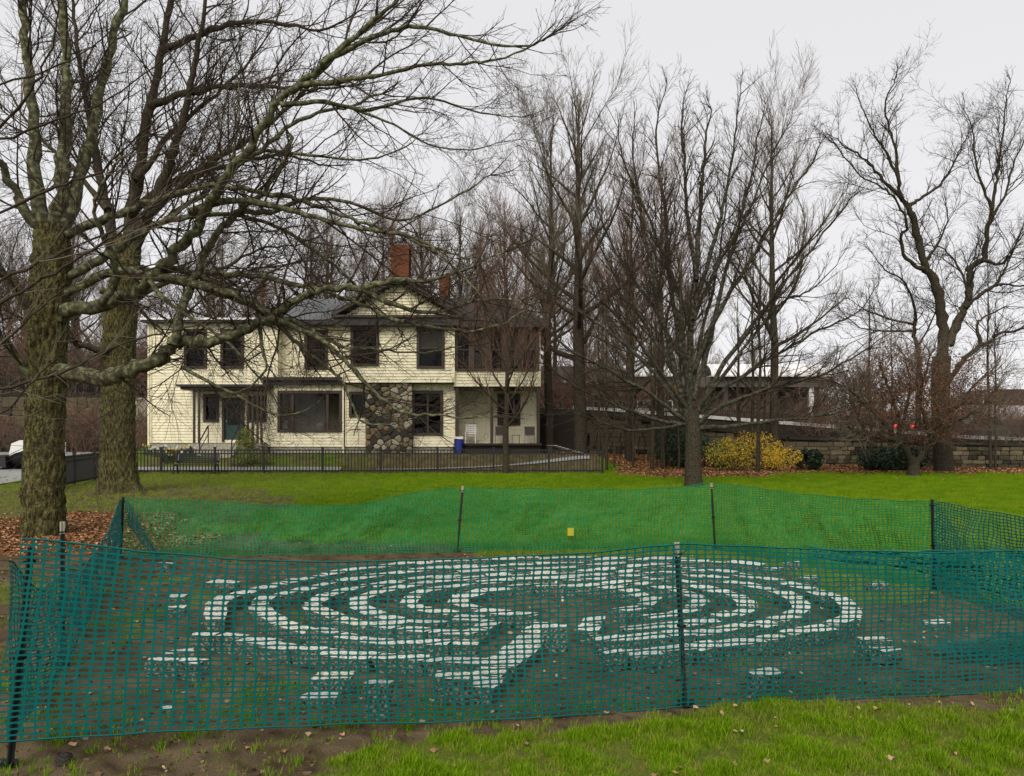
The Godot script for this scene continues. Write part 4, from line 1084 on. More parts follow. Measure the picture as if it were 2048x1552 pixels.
func window(house: Node, t: Transform3D, h: Array, cols: int, sashes: int, label := "", curtain := 0.0) -> void:
	var x0: float = h[0]; var x1: float = h[1]; var y0: float = h[2]; var y1: float = h[3]
	var root := holder(house, "window")
	if label: root.set_meta("label", label)
	var f := Buf.new()
	f.t = t
	var w := 0.11
	f.box(Vector3(x0 - 0.04, y0 - 0.05, -0.1), Vector3(x0 + w, y1 + 0.05, 0.09))
	f.box(Vector3(x1 - w, y0 - 0.05, -0.1), Vector3(x1 + 0.04, y1 + 0.05, 0.09))
	f.box(Vector3(x0 + w, y1 - w, -0.1), Vector3(x1 - w, y1 + 0.05, 0.088))
	f.box(Vector3(x0 + w, y0 - 0.05, -0.1), Vector3(x1 - w, y0 + 0.07, 0.11))
	part(root, "frame", f.mesh(), M.trim)
	var s := Buf.new()
	s.t = t
	for i in range(1, cols):
		var x := lerpf(x0, x1, float(i) / cols)
		s.box(Vector3(x - 0.05, y0 + 0.07, -0.1), Vector3(x + 0.05, y1 - w, 0.0))
	for i in range(1, sashes):
		var y := lerpf(y0, y1, float(i) / sashes)
		s.box(Vector3(x0 + w, y - 0.03, -0.095), Vector3(x1 - w, y + 0.03, -0.02))
	if cols + sashes > 2:
		part(root, "sash", s.mesh(), M.trim)
	var g := Buf.new()
	g.t = t
	g.box(Vector3(x0 + w, y0 + 0.07, -0.075), Vector3(x1 - w, y1 - w, -0.067))
	part(root, "pane", g.mesh(), M.glass)
	if curtain > 0.0:
		var cu := Buf.new()
		cu.t = t
		for i in 10:
			var xa := lerpf(x0 + w, x1 - w, i / 10.0); var xb := lerpf(x0 + w, x1 - w, (i + 1) / 10.0)
			cu.box(Vector3(xa, lerpf(y1, y0, curtain), -0.16 - 0.02 * (i % 2)), Vector3(xb, y1 - w, -0.14 - 0.02 * (i % 2)))
		part(root, "curtain", cu.mesh(), M.curtain)

func front(x: float, z: float) -> Transform3D:
	return Transform3D(Basis.IDENTITY, Vector3(x, 0, z))

func build_house() -> void:
	var base := Vector3(-9, 1.15, -42)
	var house := thing("clapboard_house", "two storey cream clapboard house with brown trim and a front gable", "house", base)
	var I := Transform3D(Basis.IDENTITY, -base)
	# ---- left wing
	var tw := I * front(0, -41.2)
	var wing := [[-17.38, -16.24, 5.75, 7.75], [-15.44, -14.27, 5.75, 7.75], [-16.35, -15.6, 2.91, 4.29], [-15.35, -14.25, 1.85, 4.1], [-14.0, -13.0, 2.9, 4.2]]
	clap_wall(house, tw, -19.2, -12.5, 1.75, 8.1, wing)
	for i in [0, 1, 2, 4]: window(house, tw, wing[i], 1, 2 if i < 2 else 1, "", [0.0, 0.3, 0.0, 0.0, 0.0][i])
	var right := Basis(Vector3(0, 0, -1), Vector3.UP, Vector3(1, 0, 0))
	clap_wall(house, I * Transform3D(right, Vector3(-12.5, 0, -41.2)), 0.18, 1.0, 1.75, 8.1, [])
	clap_wall(house, I * Transform3D(Basis(Vector3(0, 0, 1), Vector3.UP, Vector3(-1, 0, 0)), Vector3(-19.2, 0, -47.6)), 0, 6.4, 1.75, 8.1, [])
	# ---- recessed middle
	var tm := I * front(0, -42.0)
	var mid := [[-11.19, -10.0, 5.77, 7.8]]
	clap_wall(house, tm, -12.5, -8.85, 1.75, 8.1, mid)
	window(house, tm, mid[0], 1, 2)
	# ---- ground floor bay
	var tb := I * front(0, -40.6)
	var bay := [[-12.23, -8.92, 2.37, 4.44]]
	clap_wall(house, tb, -12.75, -8.8, 1.55, 4.8, bay)
	window(house, tb, bay[0], 1, 1, "wide dark picture window in three lights")
	for x in [-11.5, -9.67]:
		var mull := Buf.new()
		mull.t = tb
		mull.box(Vector3(x - 0.07, 2.44, -0.1), Vector3(x + 0.07, 4.33, 0.03))
		part(house, "mullion", mull.mesh(), M.trim)
	clap_wall(house, I * Transform3D(Basis(Vector3(0, 0, 1), Vector3.UP, Vector3(-1, 0, 0)), Vector3(-12.75, 0, -42.0)), 0, 1.4, 1.55, 4.8, [])
	var roof := Buf.new(); roof.t = I
	roof.box(Vector3(-12.95, 4.8, -42.0), Vector3(-8.68, 5.0, -40.3))
	roof.box(Vector3(-13.05, 5.0, -42.0), Vector3(-8.68, 5.16, -40.15))
	part(house, "bay_roof", roof.mesh(), M.dark_trim)
	# ---- gabled block, upper floor hangs over the lower
	var tg := I * front(0, -40.0)
	var gab := [[-8.28, -6.89, 5.77, 7.66], [-4.88, -3.51, 5.64, 7.66]]
	clap_wall(house, tg, -8.67, -3.02, 4.87, 7.75, gab)
	window(house, tg, gab[0], 1, 2)
	window(house, tg, gab[1], 1, 2, "", 0.55)
	clap_wall(house, I * Transform3D(Basis(Vector3(0, 0, 1), Vector3.UP, Vector3(-1, 0, 0)), Vector3(-8.67, 0, -42.0)), 0, 1.82, 4.87, 8.1, [])
	var tl := I * front(0, -40.6)
	var low := [[-8.49, -7.5, 3.16, 4.39], [-5.2, -3.64, 2.2, 4.44]]
	clap_wall(house, tl, -8.75, -3.05, 1.55, 4.87, low)
	window(house, tl, low[0], 1, 1); window(house, tl, low[1], 2, 1)
	clap_wall(house, I * Transform3D(right, Vector3(-3.05, 0, -40.6)), 0.2, 2.2, 1.55, 4.87, [])
	var sof := Buf.new(); sof.t = I
	sof.box(Vector3(-8.67, 4.83, -40.6), Vector3(-3.02, 4.87, -40.0))
	part(house, "overhang_soffit", sof.mesh(), M.dark_trim)
	# pent cornice, gable wall and its roof
	var pent := Buf.new(); pent.t = I
	pent.box(Vector3(-9.05, 7.75, -40.2), Vector3(-2.7, 8.14, -39.5))
	part(house, "cornice", pent.mesh(), M.dark_trim)
	pent = Buf.new(); pent.t = I
	pent.prism(PackedVector2Array([Vector2(-9.15, 8.14), Vector2(-2.6, 8.14), Vector2(-2.6, 8.27), Vector2(-9.15, 8.27)]), -40.2, -39.4)
	part(house, "cornice_board", pent.mesh(), M.trim)
	var apex := Vector2(-5.85, 9.95)
	var gw := Buf.new(); gw.t = I
	gw.prism(PackedVector2Array([Vector2(-8.7, 8.27), Vector2(-3.0, 8.27), apex]), -40.1, -39.99)
	part(house, "gable_core", gw.mesh(), M.cream)
	var gs := Buf.new(); gs.t = I
	var gy := 8.27
	while gy < 9.8:
		var xl := lerpf(-8.5, apex.x, (gy - 8.27) / 1.68); var xr := lerpf(-3.2, apex.x, (gy - 8.27) / 1.68)
		gs.quad(Vector3(xl, gy + 0.155, -39.984), Vector3(xr, gy + 0.155, -39.984), Vector3(xr, gy, -39.935), Vector3(xl, gy, -39.935))
		gs.quad(Vector3(xl, gy, -39.935), Vector3(xr, gy, -39.935), Vector3(xr, gy, -39.99), Vector3(xl, gy, -39.99))
		gy += 0.155
	var gsp := part(house, "siding", gs.mesh(), M.cream)
	gsp.set_meta("kind", "stuff")
	for s in [-1.0, 1.0]:
		var rb := Buf.new(); rb.t = I
		var e := Vector2(apex.x + s * 3.35, 8.14)
		var pk := apex + Vector2(0, 0.08)
		var poly := PackedVector2Array([e, e + Vector2(0, 0.26), pk + Vector2(0, 0.28), pk])
		rb.prism(poly, -47.0, -39.45)
		part(house, "gable_roof", rb.mesh(), M.slate_dark)
		rb = Buf.new(); rb.t = I
		rb.prism(PackedVector2Array([e + Vector2(0, 0.02), e + Vector2(0, 0.24), pk + Vector2(0, 0.26), pk + Vector2(0, -0.02)]), -39.45, -39.4)
		part(house, "bargeboard", rb.mesh(), M.trim)
	# ---- roofs
	var r := Buf.new(); r.t = I
	r.box(Vector3(-19.5, 8.1, -47.8), Vector3(-12.3, 8.22, -40.75))
	part(house, "wing_eave", r.mesh(), M.dark_trim)
	r = Buf.new(); r.t = I
	r.box(Vector3(-19.55, 8.22, -47.85), Vector3(-12.25, 8.33, -40.7))
	part(house, "wing_roof", r.mesh(), M.white_roof)
	r = Buf.new(); r.t = I
	r.quad(Vector3(-13.2, 8.34, -41.4), Vector3(-13.2, 10.2, -45.6), Vector3(-5.5, 10.2, -45.6), Vector3(-5.5, 8.34, -41.4))
	r.quad(Vector3(-5.5, 8.34, -48.6), Vector3(-5.5, 10.2, -45.6), Vector3(-13.2, 10.2, -45.6), Vector3(-13.2, 8.34, -48.6))
	r.quad(Vector3(-13.2, 8.34, -41.4), Vector3(-13.2, 8.34, -48.6), Vector3(-13.2, 10.2, -45.6), Vector3(-13.2, 10.2, -45.6))
	part(house, "main_roof", r.mesh(), M.slate)
	r = Buf.new(); r.t = I
	r.box(Vector3(-12.5, 8.05, -42.2), Vector3(-8.7, 8.33, -41.35))
	part(house, "main_eave", r.mesh(), M.dark_trim)
	r = Buf.new(); r.t = I
	var hb := [Vector3(-3.3, 8.02, -39.75), Vector3(1.85, 8.02, -39.75), Vector3(1.85, 8.02, -48.2), Vector3(-3.3, 8.02, -48.2)]
	var hr := [Vector3(-5.0, 10.05, -44.5), Vector3(-1.3, 10.05, -44.5)]
	r.quad(hr[0], hr[1], hb[1], hb[0])
	r.tri(hr[1], hb[2], hb[1])
	r.quad(hr[1], hr[0], hb[3], hb[2])
	part(house, "porch_roof", r.mesh(), M.slate_dark)
	r = Buf.new(); r.t = I
	r.box(Vector3(-3.02, 7.7, -48.2), Vector3(1.85, 8.02, -39.75))
	part(house, "porch_eave", r.mesh(), M.dark_trim)
	# ---- right block: glazed sleeping porch over an open porch
	var tp := I * front(0, -40.2)
	clap_wall(house, tp, -2.95, 1.42, 4.68, 5.48, [], true, true)
	var px := [-2.95, -2.1, -1.25, -0.4, 0.45, 1.42]
	for i in 5:
		window(house, tp, [px[i] + 0.04, px[i + 1] - 0.04, 5.53, 7.65], 1, 2, "", [0.0, 0.9, 0.0, 0.9, 0.5][i])
	var cap := Buf.new(); cap.t = I
	cap.box(Vector3(-3.0, 5.482, -40.4), Vector3(1.47, 5.53, -40.1))
	part(house, "window_ledge", cap.mesh(), M.trim)
	clap_wall(house, I * Transform3D(right, Vector3(1.42, 0, -40.2)), 0.18, 7.4, 4.68, 7.7, [])
	var tk := I * front(0, -42.7)
	var bk := [[-0.76, 0.42, 2.75, 4.4]]
	clap_wall(house, tk, -3.05, 1.42, 1.72, 4.68, bk)
	window(house, tk, bk[0], 1, 2)
	var deck := Buf.new(); deck.t = I
	deck.box(Vector3(-3.03, 1.62, -42.7), Vector3(1.55, 1.72, -40.1))
	deck.box(Vector3(-3.0, 1.0, -42.6), Vector3(1.5, 1.62, -40.3))
	part(house, "porch_deck", deck.mesh(), M.deck)
	var cl := Buf.new(); cl.t = I
	cl.box(Vector3(-3.02, 4.6, -42.7), Vector3(1.42, 4.675, -40.4))
	part(house, "porch_ceiling", cl.mesh(), M.trim)
	for x in [-2.85, -1.05, 1.36]:
		var po := Buf.new(); po.t = I
		po.box(Vector3(x - 0.08, 1.72, -40.36), Vector3(x + 0.08, 4.6, -40.2))
		part(house, "porch_post", po.mesh(), M.trim)
	# ---- foundation, rear, floors
	var fo := Buf.new(); fo.t = I
	fo.box(Vector3(-19.15, 0.6, -47.5), Vector3(-12.6, 1.75, -41.22))
	fo.box(Vector3(-12.7, 0.6, -47.5), Vector3(-8.72, 1.55, -40.62))
	fo.box(Vector3(-8.72, 0.6, -47.5), Vector3(-3.08, 1.55, -40.64))
	part(house, "foundation", fo.mesh(), M.concrete)
	var inn := Buf.new(); inn.t = I
	inn.box(Vector3(-19.1, 1.7, -47.6), Vector3(1.42, 8.1, -47.4))
	inn.box(Vector3(-19.0, 1.6, -47.4), Vector3(-12.62, 1.78, -41.45))
	inn.box(Vector3(-12.6, 1.5, -47.4), Vector3(-3.2, 1.7, -40.85))
	inn.box(Vector3(-19.0, 4.6, -47.4), Vector3(-12.65, 4.8, -41.45))
	inn.box(Vector3(-12.5, 4.6, -47.4), Vector3(-8.9, 4.8, -42.3))
	inn.box(Vector3(-8.75, 4.6, -47.4), Vector3(-3.2, 4.8, -40.85))
	inn.box(Vector3(-8.9, 7.8, -47.4), Vector3(-3.2, 7.95, -40.25))
	inn.box(Vector3(-3.0, 1.7, -47.4), Vector3(1.3, 4.68, -46.9))
	inn.box(Vector3(-3.0, 4.69, -47.4), Vector3(1.2, 4.75, -40.4))
	inn.box(Vector3(-15.0, 1.8, -45.2), Vector3(-3.3, 4.6, -45.1))
	inn.box(Vector3(-18.9, 4.8, -44.6), Vector3(-3.3, 7.8, -44.5))
	part(house, "rooms", inn.mesh(), M.interior)
	# downpipe
	var dp := Buf.new(); dp.t = I
	dp.bar(Vector3(-8.82, 1.2, -40.5), Vector3(-8.82, 4.8, -40.5), 0.08)
	part(house, "downpipe", dp.mesh(), M.cream)
	dp = Buf.new(); dp.t = I
	dp.bar(Vector3(-19.27, 1.2, -41.12), Vector3(-19.27, 8.0, -41.12), 0.1)
	part(house, "downpipe", dp.mesh(), M.cream)
	# ---- entry: door, canopy, posts, steps, rails
	var door := holder(house, "door")
	var db := Buf.new(); db.t = tw
	db.box(Vector3(-15.27, 1.87, -0.12), Vector3(-14.33, 4.02, -0.05))
	part(door, "leaf", db.mesh(), M.green_door)
	db = Buf.new(); db.t = tw
	db.box(Vector3(-15.12, 2.7, -0.05), Vector3(-14.48, 3.85, -0.04))
	part(door, "pane", db.mesh(), M.glass)
	db = Buf.new(); db.t = tw
	db.box(Vector3(-15.4, 1.8, -0.1), Vector3(-15.27, 4.15, 0.07)); db.box(Vector3(-14.33, 1.8, -0.1), Vector3(-14.2, 4.15, 0.07)); db.box(Vector3(-15.27, 4.02, -0.1), Vector3(-14.33, 4.15, 0.07))
	part(door, "frame", db.mesh(), M.trim)
	db = Buf.new(); db.t = tw
	db.box(Vector3(-15.2, 2.85, -0.04), Vector3(-15.15, 2.95, 0.02))
	part(door, "handle", db.mesh(), M.metal)
	var can := Buf.new(); can.t = I
	can.box(Vector3(-16.95, 4.48, -41.14), Vector3(-12.6, 4.62, -39.6)); can.box(Vector3(-17.1, 4.62, -41.14), Vector3(-12.5, 4.74, -39.45))
	part(house, "canopy", can.mesh(), M.dark_trim)
	for x in [-16.3, -16.05, -13.55, -13.3, -13.05, -12.85]:
		var cp := Buf.new(); cp.t = I
		cp.bar(Vector3(x, 1.7, -39.75), Vector3(x, 4.48, -39.75), 0.1)
		part(house, "canopy_post", cp.mesh(), M.trim)
	var stp := Buf.new(); stp.t = I
	stp.box(Vector3(-16.5, 0.8, -41.15), Vector3(-12.8, 1.72, -39.6))
	part(house, "stoop", stp.mesh(), M.concrete)
	for i in 3:
		stp = Buf.new(); stp.t = I
		stp.box(Vector3(-15.6, 0.5, -39.6 + i * 0.3), Vector3(-14.0, 1.52 - i * 0.19, -39.3 + i * 0.3))
		part(house, "step", stp.mesh(), M.concrete)
	for x in [-15.6, -14.0]:
		var hr2 := Buf.new(); hr2.t = I
		hr2.bar(Vector3(x, 1.7, -39.8), Vector3(x, 2.65, -39.8), 0.045)
		hr2.bar(Vector3(x, 1.0, -38.7), Vector3(x, 1.85, -38.7), 0.045)
		hr2.bar(Vector3(x, 2.63, -39.8), Vector3(x, 1.83, -38.7), 0.05)
		hr2.bar(Vector3(x, 2.2, -39.8), Vector3(x, 1.4, -38.7), 0.03)
		part(house, "handrail", hr2.mesh(), M.iron)
	build_chimneys(house, I)
	# ---- things at the house
	var sg := thing("window_notice", "white notice behind the left of the picture window", "notice", Vector3(-11.95, 2.5, -40.74))
	var nb := Buf.new()
	nb.box(Vector3(-0.15, 0, -0.005), Vector3(0.15, 0.42, 0.005))
	part(sg, "sheet", nb.mesh(), M.paper)
	var lamp := thing("paper_lamp", "round pale lamp on the sill inside the picture window", "lamp", Vector3(-10.1, 2.42, -41.1))
	nb = Buf.new()
	nb.tube(PackedVector3Array([Vector3(0, 0, 0), Vector3(0, 0.05, 0), Vector3(0, 0.15, 0), Vector3(0, 0.28, 0), Vector3(0, 0.38, 0), Vector3(0, 0.42, 0)]), PackedFloat32Array([0.1, 0.22, 0.31, 0.31, 0.2, 0.06]), 16, true)
	part(lamp, "shade", nb.mesh(), M.paper)
	nb = Buf.new()
	nb.bar(Vector3(0, -0.72, 0), Vector3(0, 0.02, 0), 0.08)
	part(lamp, "stand", nb.mesh(), M.dark_trim)

func build_chimneys(house: Node3D, I: Transform3D) -> void:
	rng.seed = 31
	# fieldstone chimney breast
	var ch := holder(house, "fieldstone_chimney")
	ch.set_meta("label", "chimney breast of rounded fieldstones")
	var x0 := -7.6; var x1 := -5.15; var y0 := 1.1; var y1 := 4.84
	var cb := Buf.new(); cb.t = I
	cb.box(Vector3(x0 + 0.03, y0 - 0.4, -40.62), Vector3(x1 - 0.03, y1, -40.14))
	part(ch, "core", cb.mesh(), M.mortar)
	var sites := PackedVector2Array()
	for tries in 2600:
		var q := Vector2(rng.randf_range(x0, x1), rng.randf_range(y0, y1))
		var need := 0.19 + 0.15 * (0.5 + fine_noise.get_noise_2d(q.x * 6.0, q.y * 6.0))
		var ok := true
		for s in sites:
			var dv := s - q
			if Vector2(dv.x * 0.8, dv.y * 1.2).length() < need: ok = false; break
		if ok: sites.append(q)
	for i in sites.size():
		var poly := PackedVector2Array([Vector2(x0, y0), Vector2(x1, y0), Vector2(x1, y1), Vector2(x0, y1)])
		for k in sites.size():
			if k == i or sites[k].distance_to(sites[i]) > 1.4: continue
			poly = clip_half(poly, (sites[i] + sites[k]) / 2, sites[k] - sites[i])
		if poly.size() < 3: continue
		var cen := Vector2.ZERO
		for q in poly: cen += q
		cen /= poly.size()
		# rounded outline: cut corners, draw in for the joint
		var ring := PackedVector2Array()
		for a in poly.size():
			var pa := poly[a]; var pb := poly[(a + 1) % poly.size()]
			ring.append(cen + (pa.lerp(pb, 0.22) - cen) * 0.93)
			ring.append(cen + (pa.lerp(pb, 0.78) - cen) * 0.93)
		var b := Buf.new(); b.t = I
		var zz := -40.14
		var bulge := rng.randf_range(0.05, 0.12)
		var lv := [[1.0, 0.0], [0.97, 0.6], [0.72, 0.92], [0.0, 1.0]]
		for l in 3:
			for a in ring.size():
				var p0 := ring[a]; var p1 := ring[(a + 1) % ring.size()]
				var q0: Vector2 = cen + (p0 - cen) * lv[l][0]; var q1: Vector2 = cen + (p1 - cen) * lv[l][0]
				var o0: Vector2 = cen + (p0 - cen) * lv[l + 1][0]; var o1: Vector2 = cen + (p1 - cen) * lv[l + 1][0]
				b.quad(Vector3(o0.x, o0.y, zz + bulge * lv[l + 1][1]), Vector3(o1.x, o1.y, zz + bulge * lv[l + 1][1]), Vector3(q1.x, q1.y, zz + bulge * lv[l][1]), Vector3(q0.x, q0.y, zz + bulge * lv[l][1]))
		part(ch, "stone", b.mesh(), M.stones[[0, 0, 1, 1, 2, 3, 3, 4, 5, 4][rng.randi() % 10]])
	# brick chimneys on the roof
	for e in [[-6.45, -45.0, 0.54, 9.0, 13.1, "tall red brick chimney behind the gable"], [-3.9, -45.0, 0.3, 9.0, 11.4, "short red brick chimney right of the gable"]]:
		var c := holder(house, "brick_chimney")
		c.set_meta("label", e[5])
		var b := Buf.new(); b.t = I
		b.box(Vector3(e[0] - e[2] + 0.012, e[3], e[1] - 0.4), Vector3(e[0] + e[2] - 0.012, e[4] - 0.05, e[1] + 0.388))
		part(c, "core", b.mesh(), M.mortar)
		b = Buf.new(); b.t = I
		var y: float = e[3]
		var row := 0
		while y < e[4] - 0.02:
			var x: float = e[0] - e[2] - (0.1 if row % 2 else 0.0)
			var wide := 0.03 if y > e[4] - 0.22 else 0.0
			while x < e[0] + e[2] - 0.02:
				var xa: float = maxf(x, e[0] - e[2]); var xb: float = minf(x + 0.2, e[0] + e[2])
				if xb - xa > 0.03:
					b.box(Vector3(xa - wide, y, e[1] - 0.41), Vector3(xb - 0.012 + wide, y + 0.062, e[1] + 0.4 + wide + rng.randf() * 0.008))
				x += 0.21
			y += 0.075
			row += 1
		var bm := part(c, "brickwork", b.mesh(), M.brick)
		bm.set_meta("kind", "stuff")

func clip_half(poly: PackedVector2Array, p: Vector2, nrm: Vector2) -> PackedVector2Array:
	var o := PackedVector2Array()
	for i in poly.size():
		var a := poly[i]; var b := poly[(i + 1) % poly.size()]
		var da := (a - p).dot(nrm); var db := (b - p).dot(nrm)
		if da <= 0.0: o.append(a)
		if (da < 0.0 and db > 0.0) or (da > 0.0 and db < 0.0):
			o.append(a.lerp(b, da / (da - db)))
	return o

func build_porch_furniture() -> void:
	var y := 1.72
	var o := thing("porch_chair", "white slatted chair on the open porch", "chair", Vector3(-2.2, y, -41.3), "porch chairs")
	var b := Buf.new()
	for x in [-0.26, 0.26]:
		b = Buf.new(); b.bar(Vector3(x, 0, 0.25), Vector3(x, 0.6, 0.25), 0.05); part(o, "leg", b.mesh(), M.white_paint)
		b = Buf.new(); b.bar(Vector3(x, 0, -0.25), Vector3(x, 1.05, -0.3), 0.05); part(o, "leg", b.mesh(), M.white_paint)
		b = Buf.new(); b.bar(Vector3(x, 0.6, 0.28), Vector3(x, 0.6, -0.28), 0.07, 0.03); part(o, "armrest", b.mesh(), M.white_paint)
	for i in 5:
		b = Buf.new(); b.box(Vector3(-0.26, 0.4, -0.22 + i * 0.1), Vector3(0.26, 0.425, -0.14 + i * 0.1)); part(o, "seat_slat", b.mesh(), M.white_paint)
	for i in 5:
		b = Buf.new(); b.box(Vector3(-0.24, 0.5 + i * 0.11, -0.3), Vector3(0.24, 0.57 + i * 0.11, -0.27)); part(o, "back_slat", b.mesh(), M.white_paint)
	for e in [[-0.62, "left dark metal chair on the porch beside the small table"], [0.95, "right dark metal chair on the porch next to the corner post"]]:
		o = thing("porch_chair", e[1], "chair", Vector3(e[0], y, -41.6), "porch chairs")
		for x in [-0.27, 0.27]:
			b = Buf.new(); b.bar(Vector3(x, 0, 0.26), Vector3(x, 0.58, 0.22), 0.03); part(o, "leg", b.mesh(), M.metal)
			b = Buf.new(); b.bar(Vector3(x, 0, -0.22), Vector3(x, 0.9, -0.3), 0.03); part(o, "leg", b.mesh(), M.metal)
			b = Buf.new(); b.bar(Vector3(x, 0.58, 0.24), Vector3(x, 0.58, -0.26), 0.04, 0.02); part(o, "armrest", b.mesh(), M.metal)
		b = Buf.new(); b.box(Vector3(-0.27, 0.4, -0.24), Vector3(0.27, 0.425, 0.24)); part(o, "seat", b.mesh(), M.grey_wall)
		b = Buf.new(); b.box(Vector3(-0.27, 0.45, -0.29), Vector3(0.27, 0.9, -0.27)); part(o, "backrest", b.mesh(), M.grey_wall)
	o = thing("side_table", "small dark table between the two dark porch chairs", "table", Vector3(0.2, y, -41.6))
	b = Buf.new(); b.box(Vector3(-0.22, 0.42, -0.22), Vector3(0.22, 0.45, 0.22)); part(o, "table_top", b.mesh(), M.dark_trim)
	for q in [[-1, -1], [1, -1], [1, 1], [-1, 1]]:
		b = Buf.new(); b.bar(Vector3(q[0] * 0.19, 0, q[1] * 0.19), Vector3(q[0] * 0.19, 0.42, q[1] * 0.19), 0.03); part(o, "leg", b.mesh(), M.dark_trim)
	o = thing("recycling_bin", "blue bin with a white lid at the porch edge", "bin", Vector3(-2.72, 1.45, -39.85))
	b = Buf.new()
	b.tube(PackedVector3Array([Vector3(0, -0.3, 0), Vector3(0, 0.5, 0)]), PackedFloat32Array([0.22, 0.27]), 4)
	part(o, "body", b.mesh(), M.blue)
	b = Buf.new(); b.box(Vector3(-0.22, 0.5, -0.22), Vector3(0.22, 0.62, 0.22)); part(o, "lid", b.mesh(), M.white_paint)
	o = thing("ramp", "pale boarded ramp leading off the right end of the porch", "ramp", Vector3(2.0, 1.3, -40.3))
	for i in 9:
		b = Buf.new()
		b.bar(Vector3(-0.1 + i * 0.19, 0.32 - i * 0.055, -0.55), Vector3(0.25 + i * 0.19, 0.32 - i * 0.055, 0.75), 0.17, 0.04)
		part(o, "plank", b.mesh(), M.concrete)
	b = Buf.new()
	b.bar(Vector3(0, -0.5, -0.3), Vector3(0, 0.28, -0.3), 0.1); b.bar(Vector3(1.5, -0.9, 0.4), Vector3(1.5, -0.12, 0.4), 0.1); b.bar(Vector3(0, -0.5, 0.4), Vector3(0, 0.28, 0.4), 0.1)
	part(o, "support", b.mesh(), M.dark_trim)

# ---------------------------------------------------------------- trees
func rv() -> Vector3:
	return Vector3(rng.randf_range(-1, 1), rng.randf_range(-1, 1), rng.randf_range(-1, 1))

func smooth_line(p: PackedVector3Array, n: int) -> PackedVector3Array:
	var o := PackedVector3Array()
	for i in p.size() - 1:
		var a := p[maxi(i - 1, 0)]; var d := p[mini(i + 2, p.size() - 1)]
		for k in n:
			o.append(p[i].cubic_interpolate(p[i + 1], a, d, float(k) / n))
	o.append(p[p.size() - 1])
	return o

# one branch and what grows from it; P: wig, trop, dens, ratio, rmin, depth, angle
func branch(b: Buf, p: Vector3, dir: Vector3, l: float, r: float, lvl: int, P: Dictionary) -> void:
	var n := clampi(int(l / 0.22), 2, 6) if lvl < P.depth else 2
	var pts := PackedVector3Array([p]); var rad := PackedFloat32Array([r])
	var dirs := [dir]
	var q := p
	for i in n:
		dir = (dir + rv() * P.wig + Vector3.UP * P.trop).normalized()
		q += dir * l / n
		pts.append(q); rad.append(maxf(P.rmin * 0.6, lerpf(r, r * 0.35, (i + 1.0) / n)))
		dirs.append(dir)
	b.tube(pts, rad, 5 if r > 0.03 else (4 if r > 0.012 else 3))
	if lvl >= P.depth: return
	var count: int = int(l * P.dens[lvl] + rng.randf())
	for k in count:
		var t := rng.randf_range(0.15, 1.0)
		var i := mini(int(t * n), n - 1)
		var d0: Vector3 = dirs[i]
		var ax := d0.cross(rv()).normalized()
		if ax.length_squared() < 0.5: continue
		var nd := d0.rotated(ax, rng.randf_range(P.angle * 0.6, P.angle * 1.35))
		var at := pts[i].lerp(pts[i + 1], t * n - i)
		branch(b, at, nd, l * P.ratio * rng.randf_range(0.55, 1.25) * (1.15 - 0.5 * t), maxf(P.rmin, rad[i] * 0.55), lvl + 1, P)

func sprout(b: Buf, pts: PackedVector3Array, rad: PackedFloat32Array, P: Dictionary, from_t: float) -> void:
	var m := pts.size()
	var total := 0.0
	for i in m - 1: total += pts[i].distance_to(pts[i + 1])
	var run := 0.0
	var next := total * from_t
	for i in m - 1:
		var sl := pts[i].distance_to(pts[i + 1])
		while next < run + sl:
			var t := next / total
			var at := pts[i].lerp(pts[i + 1], (next - run) / sl)
			var d0 := (pts[i + 1] - pts[i]).normalized()
			var ax := d0.cross(rv() + Vector3(0, P.get("flat", 0.0), 0) * signf(rng.randf() - 0.5)).normalized()
			var nd := d0.rotated(ax, rng.randf_range(P.angle * 0.6, P.angle * 1.4))
			nd = (nd + Vector3.UP * P.get("rise", 0.15)).normalized()
			branch(b, at, nd, P.len0 * rng.randf_range(0.5, 1.3) * (1.1 - 0.55 * t) * (2.1 if rng.randf() < P.get("long", 0.0) else 1.0), maxf(P.rmin * 1.4, minf(rad[i] * 0.5, P.len0 * 0.014)), 0, P)
			next += rng.randf_range(0.6, 1.4) / P.dens0
		run += sl
	# the end runs out in a last spray
	if rad[m - 1] > 0.045: return
	var dd := (pts[m - 1] - pts[m - 2]).normalized()
	for k in 3:
		branch(b, pts[m - 1], (dd + rv() * 0.5).normalized(), P.len0 * rng.randf_range(0.3, 0.55), rad[m - 1], 0, P)

